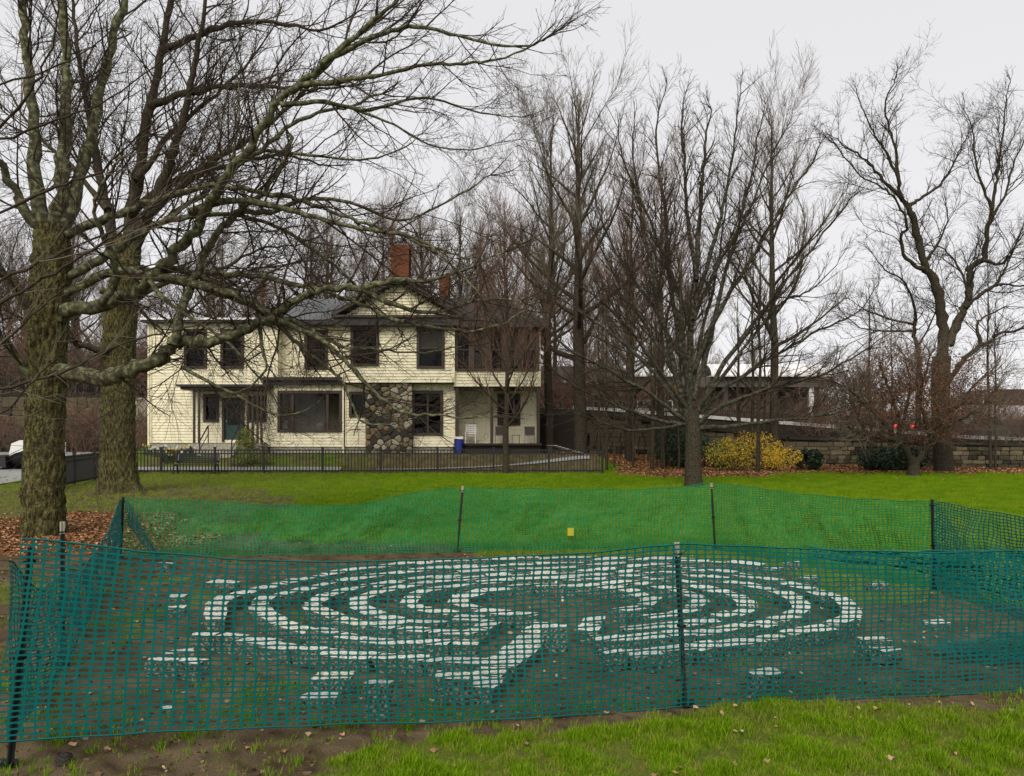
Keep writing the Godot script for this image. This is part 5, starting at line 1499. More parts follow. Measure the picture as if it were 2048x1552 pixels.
func trunk_mesh(pts: PackedVector3Array, rad: PackedFloat32Array, flare: float, ridge: float, sd: int) -> ArrayMesh:
	var f := FastNoiseLite.new()
	f.seed = sd
	f.frequency = 1.0
	var p := smooth_line(pts, 22)
	var b := Buf.new()
	var sides := 72
	b.colored = true
	var m := p.size()
	for i in m:
		var t := float(i) / (m - 1) * (rad.size() - 1)
		var k := mini(int(t), rad.size() - 2)
		var r := lerpf(rad[k], rad[k + 1], t - k)
		var hgt := p[i].y - p[0].y
		var fl := 1.0 + flare * exp(-hgt / 0.35)
		for s in sides:
			var a := TAU * s / sides
			var cs := cos(a); var sn := sin(a)
			var lobes := 1.0 + (fl - 1.0) * (0.55 + 0.6 * f.get_noise_2d(cs * 1.6 + 9.0, sn * 1.6))
			var rr := r * lobes * (1.0 + 0.05 * f.get_noise_3d(cs * 1.3, hgt * 0.5, sn * 1.3)) + ridge * (absf(f.get_noise_3d(cs * r * 13.0, hgt * 1.6, sn * r * 13.0)) + 0.5 * absf(f.get_noise_3d(cs * r * 27.0, hgt * 4.0, sn * r * 27.0)) - 0.3)
			b.v.append(p[i] + Vector3(cs * rr, 0, sn * rr))
			var li := clampf(0.5 + 1.6 * f.get_noise_3d(cs * r * 4.0 + 20.0, hgt * 1.1, sn * r * 4.0) + 0.8 * f.get_noise_3d(cs * r * 16.0, hgt * 5.0 + 7.0, sn * r * 16.0), 0.0, 1.0)
			b.c.append(Color(0.75, 0.7, 0.66).lerp(Color(1.25, 1.22, 1.0), li))
	for i in m:
		for s in sides:
			var l := b.v[i * sides + (s + sides - 1) % sides]; var r2 := b.v[i * sides + (s + 1) % sides]
			var u := b.v[maxi(i - 1, 0) * sides + s]; var o := b.v[mini(i + 1, m - 1) * sides + s]
			var nn := (o - u).cross(r2 - l).normalized()
			if nn.dot(b.v[i * sides + s] - p[i]) < 0.0: nn = -nn
			b.n.append(nn)
	for i in m - 1:
		for s in sides:
			var a := i * sides + s; var c := i * sides + (s + 1) % sides
			b.ix.append(a); b.ix.append(c); b.ix.append(a + sides)
			b.ix.append(c); b.ix.append(c + sides); b.ix.append(a + sides)
	return b.mesh()

func traced_tree(called: String, label: String, base: Vector3, trunk: Array, flare: float, ridge: float, limbs: Array, P: Dictionary, bark: Material, limb_mat: Material, twig_mat: Material, group := "") -> Node3D:
	rng.seed = P.seed
	var root := thing(called, label, "tree", base, group)
	if trunk:
		var tp := PackedVector3Array(); var tr := PackedFloat32Array()
		for e in trunk:
			tp.append(Vector3(e[0], e[1], e[2]) - base); tr.append(e[3])
		part(root, "trunk", trunk_mesh(tp, tr, flare, ridge, P.seed), bark)
	var crown := Buf.new()
	for L in limbs:
		var a: Array = L[2]
		var p := PackedVector3Array()
		for i in range(0, a.size(), 3):
			p.append(Vector3(a[i], a[i + 1], a[i + 2]) - base)
		p = smooth_line(p, 5)
		var r := PackedFloat32Array()
		for i in p.size():
			r.append(lerpf(L[0], L[1], pow(float(i) / (p.size() - 1), P.get("taper", 0.65))) * (P.get("slim", 1.0) if L[0] > 0.1 else P.get("slim_small", P.get("slim", 1.0))) * (1.0 + 0.07 * sin(i * 1.7)))
			r[i] *= rng.randf_range(0.9, 1.13)
			if i > 1: p[i] += rv() * minf(0.05, L[0] * 0.32)
		var b := Buf.new()
		b.tube(p, r, 10 if L[0] > 0.1 else 7, true)
		part(root, "limb", b.mesh(), limb_mat)
		sprout(crown, p, r, P, P.get("from", 0.2))
	var c := part(root, "crown", crown.mesh(), twig_mat)
	c.set_meta("kind", "stuff")
	return root

# a tree grown from numbers alone, used for the woods
func grown_tree(called: String, label: String, H: float, r: float, first: float, nl: int, spread: float, P: Dictionary, bark: Material, twig_mat: Material) -> Node3D:
	rng.seed = P.seed
	var root := thing(called, label, "tree")
	root.set_meta("base_name", called)
	var tp := PackedVector3Array(); var tr := PackedFloat32Array()
	var q := Vector3(0, -0.3, 0)
	for i in 9:
		tp.append(q); tr.append(r * (1.0 - 0.9 * pow(i / 8.0, 1.2)) + P.rmin)
		q += Vector3(rng.randf_range(-1, 1) * 0.025 * H / 8.0 * 2.0, H / 8.0, rng.randf_range(-1, 1) * 0.025 * H / 8.0 * 2.0)
	tp = smooth_line(tp, 3)
	var rr := PackedFloat32Array()
	for i in tp.size():
		var t := i / 3.0
		var k := mini(int(t), tr.size() - 2)
		rr.append(lerpf(tr[k], tr[k + 1], t - k))
	var b := Buf.new()
	b.tube(tp, rr, 9)
	var crown := Buf.new()
	for i in nl:
		var t := lerpf(first, 0.96, pow((i + rng.randf()) / nl, 0.9))
		var k := clampi(int(t * (tp.size() - 1)), 0, tp.size() - 2)
		var az := i * 2.4 + rng.randf()
		var u := (t - first) / (1.0 - first)
		var el := lerpf(0.45, 1.05, u) + rng.randf_range(-0.15, 0.15)
		var dir := Vector3(cos(az) * cos(el), sin(el), sin(az) * cos(el))
		var l := spread * lerpf(1.0, 0.45, u) * rng.randf_range(0.75, 1.2)
		var pts := PackedVector3Array([tp[k]])
		var rad := PackedFloat32Array([maxf(P.rmin * 1.5, rr[k] * 0.55)])
		var p := tp[k]
		for s in 6:
			dir = (dir + rv() * 0.16 + Vector3.UP * 0.08).normalized()
			p += dir * l / 6.0
			pts.append(p); rad.append(maxf(P.rmin, rad[0] * (1.0 - 0.8 * (s + 1) / 6.0)))
		b.tube(pts, rad, 5)
		sprout(crown, pts, rad, P, 0.2)
	var k0 := int(tp.size() * 0.62)
	sprout(crown, tp.slice(k0), rr.slice(k0), P, 0.0)
	part(root, "trunk", b.mesh(), bark)
	var c := part(root, "crown", crown.mesh(), twig_mat)
	c.set_meta("kind", "stuff")
	return root

func brush(called: String, label: String, H: float, stems: int, width: float, P: Dictionary, m: Material) -> Node3D:
	rng.seed = P.seed
	var root := thing(called, label, "shrub")
	root.set_meta("base_name", called)
	var b := Buf.new()
	for i in stems:
		var p := Vector3(rng.randf_range(-1, 1) * width * 0.4, -0.1, rng.randf_range(-1, 1) * width * 0.4)
		var dir := (Vector3.UP + rv() * 0.55).normalized()
		branch(b, p, dir, H * rng.randf_range(0.5, 1.0), P.rmin * 2.2, 0, P)
	var c := part(root, "stems", b.mesh(), m)
	c.set_meta("kind", "stuff")
	return root

func at_ground(x: float, z: float) -> Vector3:
	return Vector3(x, height(x, z), z)

func build_trees() -> void:
	var fine := {"wig": 0.24, "trop": 0.06, "dens": [5.4, 7.0, 7.0], "ratio": 0.52, "rmin": 0.0036, "depth": 2, "angle": 0.75, "dens0": 3.8, "len0": 1.5, "seed": 101, "rise": 0.08, "slim": 0.8, "slim_small": 1.15, "long": 0.16}
	var b1 := at_ground(-9.35, -15.5)
	traced_tree("maple_tree", "big lichen covered bare maple trunk at the left by the netting, low limb sweeping right", b1,
		[[-9.38, b1.y - 0.2, -15.5, 0.39], [-9.37, 0.6, -15.5, 0.36], [-9.35, 1.8, -15.5, 0.345], [-9.3, 3.4, -15.5, 0.345], [-9.26, 4.6, -15.5, 0.36], [-9.2, 5.5, -15.5, 0.35], [-9.18, 6.2, -15.5, 0.28]], 0.4, 0.1, NEAR_MAPLE_LIMBS, fine, M.bark, M.limb, M.twig, "bare trees on the lawn")
	print("tree 1")
	var P2 := fine.duplicate()
	P2.merge({"slim_small": 0.9, "seed": 102, "rmin": 0.0055, "slim": 0.9, "len0": 2.2, "dens0": 3.4, "dens": [4.0, 5.0, 5.0]}, true)
	var b2 := at_ground(-12.9, -25.5)
	traced_tree("maple_tree", "second big bare trunk with flared roots in front of the cream house's left end", b2,
		[[-12.9, b2.y - 0.2, -25.5, 0.56], [-12.95, 1.2, -25.5, 0.53], [-12.95, 3.3, -25.5, 0.5], [-12.9, 5.6, -25.5, 0.49], [-12.72, 7.4, -25.5, 0.44], [-12.6, 8.6, -25.5, 0.36]], 1.1, 0.1, FAR_MAPLE_LIMBS, P2, M.bark, M.grey_bark, M.twig, "bare trees on the lawn")
	# roots of the second trunk
	print("tree 2")
	var P0 := fine.duplicate()
	P0.merge({"seed": 103, "slim": 0.42, "slim_small": 0.42, "rmin": 0.0022, "len0": 0.75, "dens0": 2.6, "dens": [5.0, 6.0, 7.0], "depth": 1, "trop": 0.1, "angle": 0.6, "from": 0.3}, true)
	traced_tree("maple_tree", "reddish budded branches reaching in from a tree beyond the left edge", at_ground(-5.8, -6.7),
		[[-5.8, -0.2, -6.7, 0.2], [-5.78, 1.5, -6.7, 0.17], [-5.8, 3.0, -6.6, 0.15], [-5.75, 4.6, -6.6, 0.11], [-5.7, 6.0, -6.6, 0.05]], 0.3, 0.01, EDGE_TREE_LIMBS, P0, M.grey_bark, M.twig, M.brown_twig, "bare trees on the lawn")
	var P3 := fine.duplicate()
	P3.merge({"seed": 104, "len0": 2.0, "dens0": 3.7, "dens": [4.2, 5.2, 5.5], "angle": 0.55, "trop": 0.03, "rise": 0.1, "slim": 0.7, "slim_small": 0.8, "taper": 0.9, "rmin": 0.0046, "from": 0.3, "long": 0.0}, true)
	var b3 := at_ground(6.55, -28.0)
	traced_tree("maple_tree", "round headed bare maple alone on the lawn behind the back netting", b3,
		[[6.56, b3.y - 0.2, -28, 0.32], [6.54, 1.0, -28, 0.285], [6.53, 2.2, -28, 0.27], [6.5, 3.0, -28, 0.22]], 0.3, 0.02, CENTER_MAPLE_LIMBS, P3, M.grey_bark, M.pale_limb, M.twig, "bare trees on the lawn")
	print("tree 3")
	var P4 := fine.duplicate()
	P4.merge({"slim_small": 0.9, "seed": 105, "rmin": 0.006, "slim": 0.85, "len0": 2.1, "dens0": 3.0, "dens": [4.0, 5.0, 5.0], "wig": 0.34, "angle": 0.7}, true)
	var b4 := at_ground(21.15, -38.0)
	traced_tree("crooked_tree", "tall crooked bare tree with a forked trunk at the right", b4,
		[[21.2, b4.y - 0.2, -38, 0.45], [21.1, 2.0, -38, 0.42], [21.0, 4.4, -38, 0.42], [21.08, 6.0, -38, 0.4]], 0.3, 0.03, CROOKED_TREE_LIMBS, P4, M.grey_bark, M.grey_bark, M.twig, "bare trees along the wall")
	traced_tree("stunted_tree", "short twisted bare tree left of the tall crooked tree", at_ground(20.9, -40.0), [], 0, 0, STUNTED_TREE_LIMBS, P4, M.grey_bark, M.grey_bark, M.twig, "bare trees along the wall")
	var P5 := fine.duplicate()
	P5.merge({"slim": 1.0, "slim_small": 1.0, "seed": 106, "rmin": 0.007, "len0": 1.7, "dens0": 6.0, "dens": [5.0, 6.0, 6.0], "wig": 0.35, "angle": 0.85}, true)
	var b5 := at_ground(17.6, -34.0)
	var crab := traced_tree("crabapple_tree", "low spreading crabapple with rusty budding twigs at the lawn's right edge", b5,
		[[17.6, b5.y - 0.15, -34, 0.27], [17.62, 0.75, -34, 0.22], [17.6, 1.05, -34, 0.2]], 0.5, 0.02, CRAB_LIMBS, P5, M.grey_bark, M.grey_bark, M.brown_twig, "bare trees along the wall")
	leaf_cloud(crab, "buds", 15000, Vector3(-0.3, 3.5, 0), Vector3(4.0, 2.3, 3.0), 0.05, M.shade_leaf, 44)
	# small red budded tree before the house and the tall trunks beyond
	var W := fine.duplicate()
	W.merge({"seed": 201, "rmin": 0.0068, "len0": 2.1, "dens0": 1.9, "dens": [3.0, 3.4], "depth": 2, "angle": 0.5, "trop": 0.12, "rise": 0.35}, true)
	W.dens = [3.4, 4.0, 3.4]
	var P6 := W.duplicate()
	P6.merge({"seed": 210, "rmin": 0.0065, "len0": 1.6, "dens0": 3.6, "dens": [4.0, 4.4, 4.0]}, true)
	var sm := grown_tree("ornamental_tree", "small red twigged tree standing in front of the open porch", 9.6, 0.15, 0.26, 17, 4.2, P6, M.grey_bark, M.red_twig)
	sm.position = at_ground(-0.3, -35.6)
	print("small tree")
	var S := W.duplicate()
	S.merge({"seed": 220, "rmin": 0.005, "len0": 0.4, "dens0": 4.0, "depth": 0}, true)
	var sap := grown_tree("sapling", "thin bare sapling in front of the fieldstone chimney", 3.2, 0.03, 0.3, 10, 0.8, S, M.grey_bark, M.brown_twig)
	sap.position = at_ground(-5.05, -35.7)
	# woods: four kinds, then copies
	var kinds := []
	for e in [[17.5, 0.36, 0.3, 24, 6.0, 301], [18.5, 0.26, 0.34, 22, 5.6, 302], [14.0, 0.17, 0.22, 24, 5.0, 303], [16.0, 0.2, 0.26, 24, 5.8, 304]]:
		var Q := W.duplicate()
		Q.seed = e[5]
		kinds.append(grown_tree("woodland_tree", "", e[0], e[1], e[2], e[3], e[4], Q, M.grey_bark, M.brown_twig if e[5] % 2 else M.red_twig if e[5] == 304 else M.brown_twig))
	print("woods")
	var first := {}
	var spots := [
		# x, z, kind, scale, label
		[3.7, -42.0, 0, 1.08, "tall thick straight trunk just right of the porch roof"],
		[13.3, -39.3, 1, 0.96, "tall thick trunk rising behind the forsythia"],
		[2.1, -44.0, 1, 1.0, "slimmer tall trunk between the porch and the thick trunk"],
		[6.3, -41.5, 3, 0.95, "tall dark trunk in the grove right of the fence's end post"],
		[8.2, -43.0, 3, 1.0, "tall trunk at the middle of the grove behind the lawn maple"]]
	for i in 24:
		var x := -44.0 + i * 2.3 + 0.9 * sin(i * 2.3)
		var left := ss(-8.0, -22.0, x)
		spots.append([x, -57.0 - 9.0 * absf(fmod(i * 0.37, 1.0)), i % 4, lerpf(0.76, 0.56, left) + 0.2 * absf(fmod(i * 0.73, 1.0)), "bare brown tree in the woods behind the cream house"])
	for i in 22:
		var x := -62.0 + i * 3.9 + 1.2 * sin(i * 1.7)
		var left := ss(-8.0, -28.0, x)
		spots.append([x, -74.0 - 12.0 * absf(fmod(i * 0.41, 1.0)), (i + 1) % 4, lerpf(0.92, 0.66, left) + 0.18 * absf(fmod(i * 0.9, 1.0)), "far bare tree in the second rank of the woods behind the house"])
	for i in 18:
		spots.append([9.0 + i * 2.6 + sin(i * 2.1), -88.0 - 12.0 * absf(fmod(i * 0.43, 1.0)), i % 4, 0.62 + 0.2 * absf(fmod(i * 0.61, 1.0)) - 0.018 * i, "bare tree behind the white roofed station"])
	for x in [16.0, 19.0, 24.0, 33.0, 47.0, 60.0]:
		spots.append([x, -62.0 - 0.6 * x, int(x) % 4, 0.4 + 0.1 * fmod(x * 0.37, 1.0), "low bare tree beyond the road at the right"])
	for s in spots:
		var k: int = s[2]
		var g := "trees of the woods"
		var yy: float = height(s[0], s[1])
		var w := wall_at(clampf(s[0], -74, 69))
		if s[1] < w[1]:
			yy = w[4] + (5.0 * (1.0 - ss(-16.0, 2.0, s[0])) * ss(w[1] - 11.0, w[1] - 40.0, s[1]) if s[1] < w[1] - 11.0 else 0.0)
		var o: Node3D
		if not first.has(k):
			first[k] = true
			o = kinds[k]
			o.set_meta("label", s[4])
			o.position = Vector3(s[0], yy - 0.1, s[1]); o.rotation.y = s[0]; o.scale = Vector3.ONE * s[3]
		else:
			o = copy(kinds[k], s[4], Vector3(s[0], yy - 0.1, s[1]), s[0] * 1.7, Vector3.ONE * s[3])
		o.set_meta("group", g)
	# grove of poles right of the fence
	var poles := []
	for e in [[9.5, 0.075, 401], [7.5, 0.05, 402]]:
		var Q := W.duplicate()
		Q.merge({"seed": e[2], "rmin": 0.007, "len0": 0.9, "dens0": 1.6, "dens": [2.6, 2.6, 2.6], "depth": 1}, true)
		poles.append(grown_tree("slender_tree", "", e[0], e[1], 0.3, 14, 1.9, Q, M.grey_bark, M.brown_twig))
	rng.seed = 9
	for i in 30:
		var x := rng.randf_range(4.3, 12.6)
		var z := -rng.randf_range(36.5, 43.0)
		if i > 25:
			x = rng.randf_range(13.5, 26.0); z = -39.4
		var l := "slender bare pole tree in the grove right of the fence's end" if i <= 25 else "slender bare pole tree standing in front of the stone wall"
		var s := Vector3.ONE * rng.randf_range(0.7, 1.25)
		if i < 2:
			poles[i].set_meta("label", l)
			poles[i].position = at_ground(x, z); poles[i].scale = s
			poles[i].set_meta("group", "slender trees of the grove")
		else:
			var o := copy(poles[i % 2], l, at_ground(x, z), rng.randf() * TAU, s)
			o.set_meta("group", "slender trees of the grove" if i <= 25 else "slender trees by the wall")
	var thin := copy(poles[0], "tall thin bare tree at the far right in front of the wall", at_ground(24.1, -39.0), 1.0, Vector3(1.0, 1.15, 1.0))
	thin.set_meta("group", "slender trees by the wall")
	print("grove")
	# brush thickets
	var Bp := {"wig": 0.3, "trop": 0.05, "dens": [3.2, 3.6, 3.6], "ratio": 0.55, "rmin": 0.009, "depth": 2, "angle": 0.6, "seed": 501}
	var br := brush("thicket", "", 3.4, 34, 3.4, Bp, M.red_twig)
	Bp.seed = 502
	var br2 := brush("thicket", "", 3.0, 34, 3.6, Bp, M.brown_twig)
	var started := [false, false]
	rng.seed = 13
	var bs := []
	for i in 34:
		var x := -20.0 - rng.randf() * 26.0
		bs.append([x, -53.5 - rng.randf() * 16.0, "tangled reddish brush on the hillside above the left stone wall", rng.randf_range(1.0, 1.7), "brush on the left hillside"])
	for i in 10:
		bs.append([-23.5 - i * 1.5, -49.4 + rng.randf() * 0.6, "bramble tangle in front of the left stone wall", rng.randf_range(0.7, 1.2), "brambles on the left wall"])
	for i in 12:
		bs.append([-14.0 + i * 1.9, -57.0 - rng.randf() * 5.0, "tangled brush in the woods right behind the house roof", rng.randf_range(1.1, 1.6), "brush behind the house"])
	for i in 9:
		bs.append([17.0 + i * 1.9, -42.0 - 1.6 + i * 0.22, "rusty brush on the bank between the stone wall and the road", rng.randf_range(0.4, 0.65), "brush on the road bank"])
	for i in 14:
		bs.append([30.0 + i * 7.0, -115.0 + rng.randf() * 8.0, "distant pinkish scrub on the skyline at the right", rng.randf_range(2.0, 3.0), "scrub on the skyline"])
	for i in 14:
		bs.append([12.0 + i * 2.6, -59.0 - rng.randf() * 6.0, "brown brush beyond the road at the right", rng.randf_range(0.9, 1.4), "brush beyond the road"])
	for i in bs.size():
		var e: Array = bs[i]
		var w := wall_at(clampf(e[0], -74, 69))
		var yy: float = w[4] + (5.0 * (1.0 - ss(-16.0, 2.0, e[0])) * ss(w[1] - 11.0, w[1] - 40.0, e[1]) if e[1] < w[1] - 11.0 else 0.0)
		if e[1] > w[1]: yy = height(e[0], e[1])
		elif e[1] > w[1] - 4.0: yy = lerpf(w[3], w[4], clampf((w[1] - e[1]) / 4.0, 0, 1))
		var src := br if i % 2 == 0 else br2
		var o: Node3D = src
		if started[i % 2]:
			o = copy(src, e[2], Vector3.ZERO)
		started[i % 2] = true
		o.set_meta("label", e[2]); o.set_meta("group", e[4])
		o.position = Vector3(e[0], yy - 0.1, e[1]); o.rotation.y = rng.randf() * TAU; o.scale = Vector3.ONE * e[3]

func leaf_cloud(root: Node, called: String, count: int, cen: Vector3, size: Vector3, leaf: float, m: Material, sd: int) -> void:
	rng.seed = sd
	var b := Buf.new()
	var f := FastNoiseLite.new()
	f.seed = sd
	f.frequency = 0.9
	var made := 0
	while made < count:
		var q := rv()
		if q.length() > 1.0: continue
		var p := cen + q * size
		if f.get_noise_3dv(p * 1.4) < -0.08 - 0.25 * (1.0 - q.length()): continue
		var x := rv().normalized() * leaf * rng.randf_range(0.6, 1.3)
		var y := x.cross(rv()).normalized() * leaf * 0.45
		b.quad(p - x, p + y, p + x, p - y)
		made += 1
	var o := part(root, called, b.mesh(), m)
	o.set_meta("kind", "stuff")

func build_shrubs() -> void:
	var Fp := {"wig": 0.24, "trop": -0.04, "dens": [3.0, 3.0, 3.0], "ratio": 0.5, "rmin": 0.006, "depth": 1, "angle": 0.5, "seed": 601}
	var fo := brush("forsythia", "arching forsythia shrub in yellow bloom before the stone wall", 2.4, 40, 1.6, Fp, M.brown_twig)
	fo.position = at_ground(11.7, -38.2)
	fo.set_meta("group", "")
	leaf_cloud(fo, "flowers", 2900, Vector3(0.1, 1.0, 0.1), Vector3(1.75, 1.05, 1.1), 0.046, M.forsythia, 61)
	leaf_cloud(fo, "flowers", 1000, Vector3(1.5, 0.7, 0.2), Vector3(1.05, 0.6, 0.8), 0.046, M.forsythia, 63)
	leaf_cloud(fo, "flowers", 600, Vector3(-1.2, 0.9, 0.3), Vector3(1.3, 0.8, 0.8), 0.04, M.forsythia, 64)
	leaf_cloud(fo, "leaves", 1500, Vector3(-1.0, 0.9, 0.0), Vector3(1.2, 0.85, 1.0), 0.05, M.yellow_green, 62)
	for e in [[8.9, -40.5, 1.5, 1.3, "dark evergreen bush in the grove behind the lawn maple's trunk"], [14.9, -38.9, 0.75, 0.65, "low dark evergreen right of the forsythia"], [18.6, -38.6, 1.5, 0.7, "wide dark rhododendron left of the crooked tree's foot"], [20.0, -38.9, 0.9, 0.75, "dark rhododendron against the crooked tree's trunk"], [10.9, -40.2, 0.9, 0.9, "dark evergreen bush behind the forsythia's left side"]]:
		var o := thing("evergreen_shrub", e[4], "shrub", at_ground(e[0], e[1]), "dark evergreen shrubs")
		var b := Buf.new()
		rng.seed = int(e[0] * 10)
		for i in 9:
			branch(b, Vector3(rng.randf_range(-0.2, 0.2), -0.05, 0), (Vector3.UP + rv() * 0.7).normalized(), e[3] * 1.2, 0.02, 0, {"wig": 0.2, "trop": 0.0, "dens": [3.0], "ratio": 0.5, "rmin": 0.008, "depth": 1, "angle": 0.6})
		part(o, "stems", b.mesh(), M.twig)
		leaf_cloud(o, "leaves", int(2600 * e[2]), Vector3(0, e[3] * 0.85, 0), Vector3(e[2], e[3] * 0.85, e[2] * 0.7), 0.075, M.evergreen, int(e[0] * 7))
	var y := thing("evergreen_shrub", "yellow green conical shrub beside the front steps", "shrub", at_ground(-13.2, -38.6))
	var yb := Buf.new()
	yb.bar(Vector3(0, -0.1, 0), Vector3(0, 1.4, 0), 0.05)
	part(y, "stems", yb.mesh(), M.twig)
	leaf_cloud(y, "leaves", 3200, Vector3(0, 0.75, 0), Vector3(0.55, 0.8, 0.5), 0.045, M.yellow_green, 81)
	var z := thing("evergreen_shrub", "spreading olive shrub below the front steps", "shrub", at_ground(-12.7, -37.7))
	yb = Buf.new()
	yb.bar(Vector3(0, -0.1, 0), Vector3(0, 0.5, 0), 0.05)
	part(z, "stems", yb.mesh(), M.twig)
	leaf_cloud(z, "leaves", 2600, Vector3(0, 0.35, 0), Vector3(1.1, 0.4, 0.5), 0.045, M.yellow_green, 82)
	# daffodils behind the fence
	rng.seed = 91
	for i in 14:
		var x := rng.randf_range(-18.6, -15.6); var zz := -rng.randf_range(37.9, 39.6)
		var o := thing("daffodil", "clump of pale daffodils behind the fence at the house's left corner", "flower", at_ground(x, zz), "daffodils by the house")
		var b := Buf.new()
		for k in 16:
			var q := Vector3(rng.randf_range(-0.18, 0.18), 0, rng.randf_range(-0.12, 0.12))
			b.bar(q, q + Vector3(rng.randf_range(-0.1, 0.1), rng.randf_range(0.3, 0.5), 0.03), 0.03, 0.008)
		part(o, "leaves", b.mesh(), M.evergreen)
		b = Buf.new()
		for k in 4:
			var q := Vector3(rng.randf_range(-0.2, 0.2), rng.randf_range(0.4, 0.52), rng.randf_range(-0.1, 0.15))
			for a in 6:
				var dv := Vector3(cos(a * TAU / 6), sin(a * TAU / 6), 0.0) * 0.06
				var sv := Vector3(-dv.y, dv.x, 0) * 0.4
				b.quad(q, q + dv * 0.5 + sv, q + dv, q + dv * 0.5 - sv)
		part(o, "flowers", b.mesh(), M.paper if i % 2 else M.forsythia)

# ---------------------------------------------------------------- ground cover
func multi(called: String, label: String, category: String, mesh: Mesh, m: Material, ts: Array, cs: Array) -> void:
	var mm := MultiMesh.new()
	mm.transform_format = MultiMesh.TRANSFORM_3D
	mm.use_colors = true
	mm.mesh = mesh
	mm.instance_count = ts.size()
	for i in ts.size():
		mm.set_instance_transform(i, ts[i])
		mm.set_instance_color(i, cs[i])
	var o := MultiMeshInstance3D.new()
	o.name = numbered(called)
	o.multimesh = mm
	o.material_override = m
	add_child(o)
	tag(o, label, category, "", "stuff")

func tuft(blades: int, h: float, sd: int) -> ArrayMesh:
	var r := RandomNumberGenerator.new()
	r.seed = sd
	var b := Buf.new()
	b.colored = true
	for i in blades:
		b.col = Color(1, 1, 1) * r.randf_range(0.75, 1.15)
		var q := Vector3(r.randf_range(-1, 1), 0, r.randf_range(-1, 1)) * h * 0.55
		var a := r.randf() * TAU
		var w := Vector3(cos(a), 0, sin(a)) * 0.0026 * (h / 0.06)
		var lean := Vector3(r.randf_range(-1, 1), 0, r.randf_range(-1, 1)) * h * 0.55
		var hh := h * r.randf_range(0.35, 1.3)
		var mid := q + lean * 0.35 + Vector3(0, hh * 0.6, 0)
		var tip := q + lean + Vector3(0, hh, 0)
		b.quad(q - w, mid - w * 0.8, mid + w * 0.8, q + w)
		b.tri(mid - w * 0.8, tip, mid + w * 0.8)
	return b.mesh()

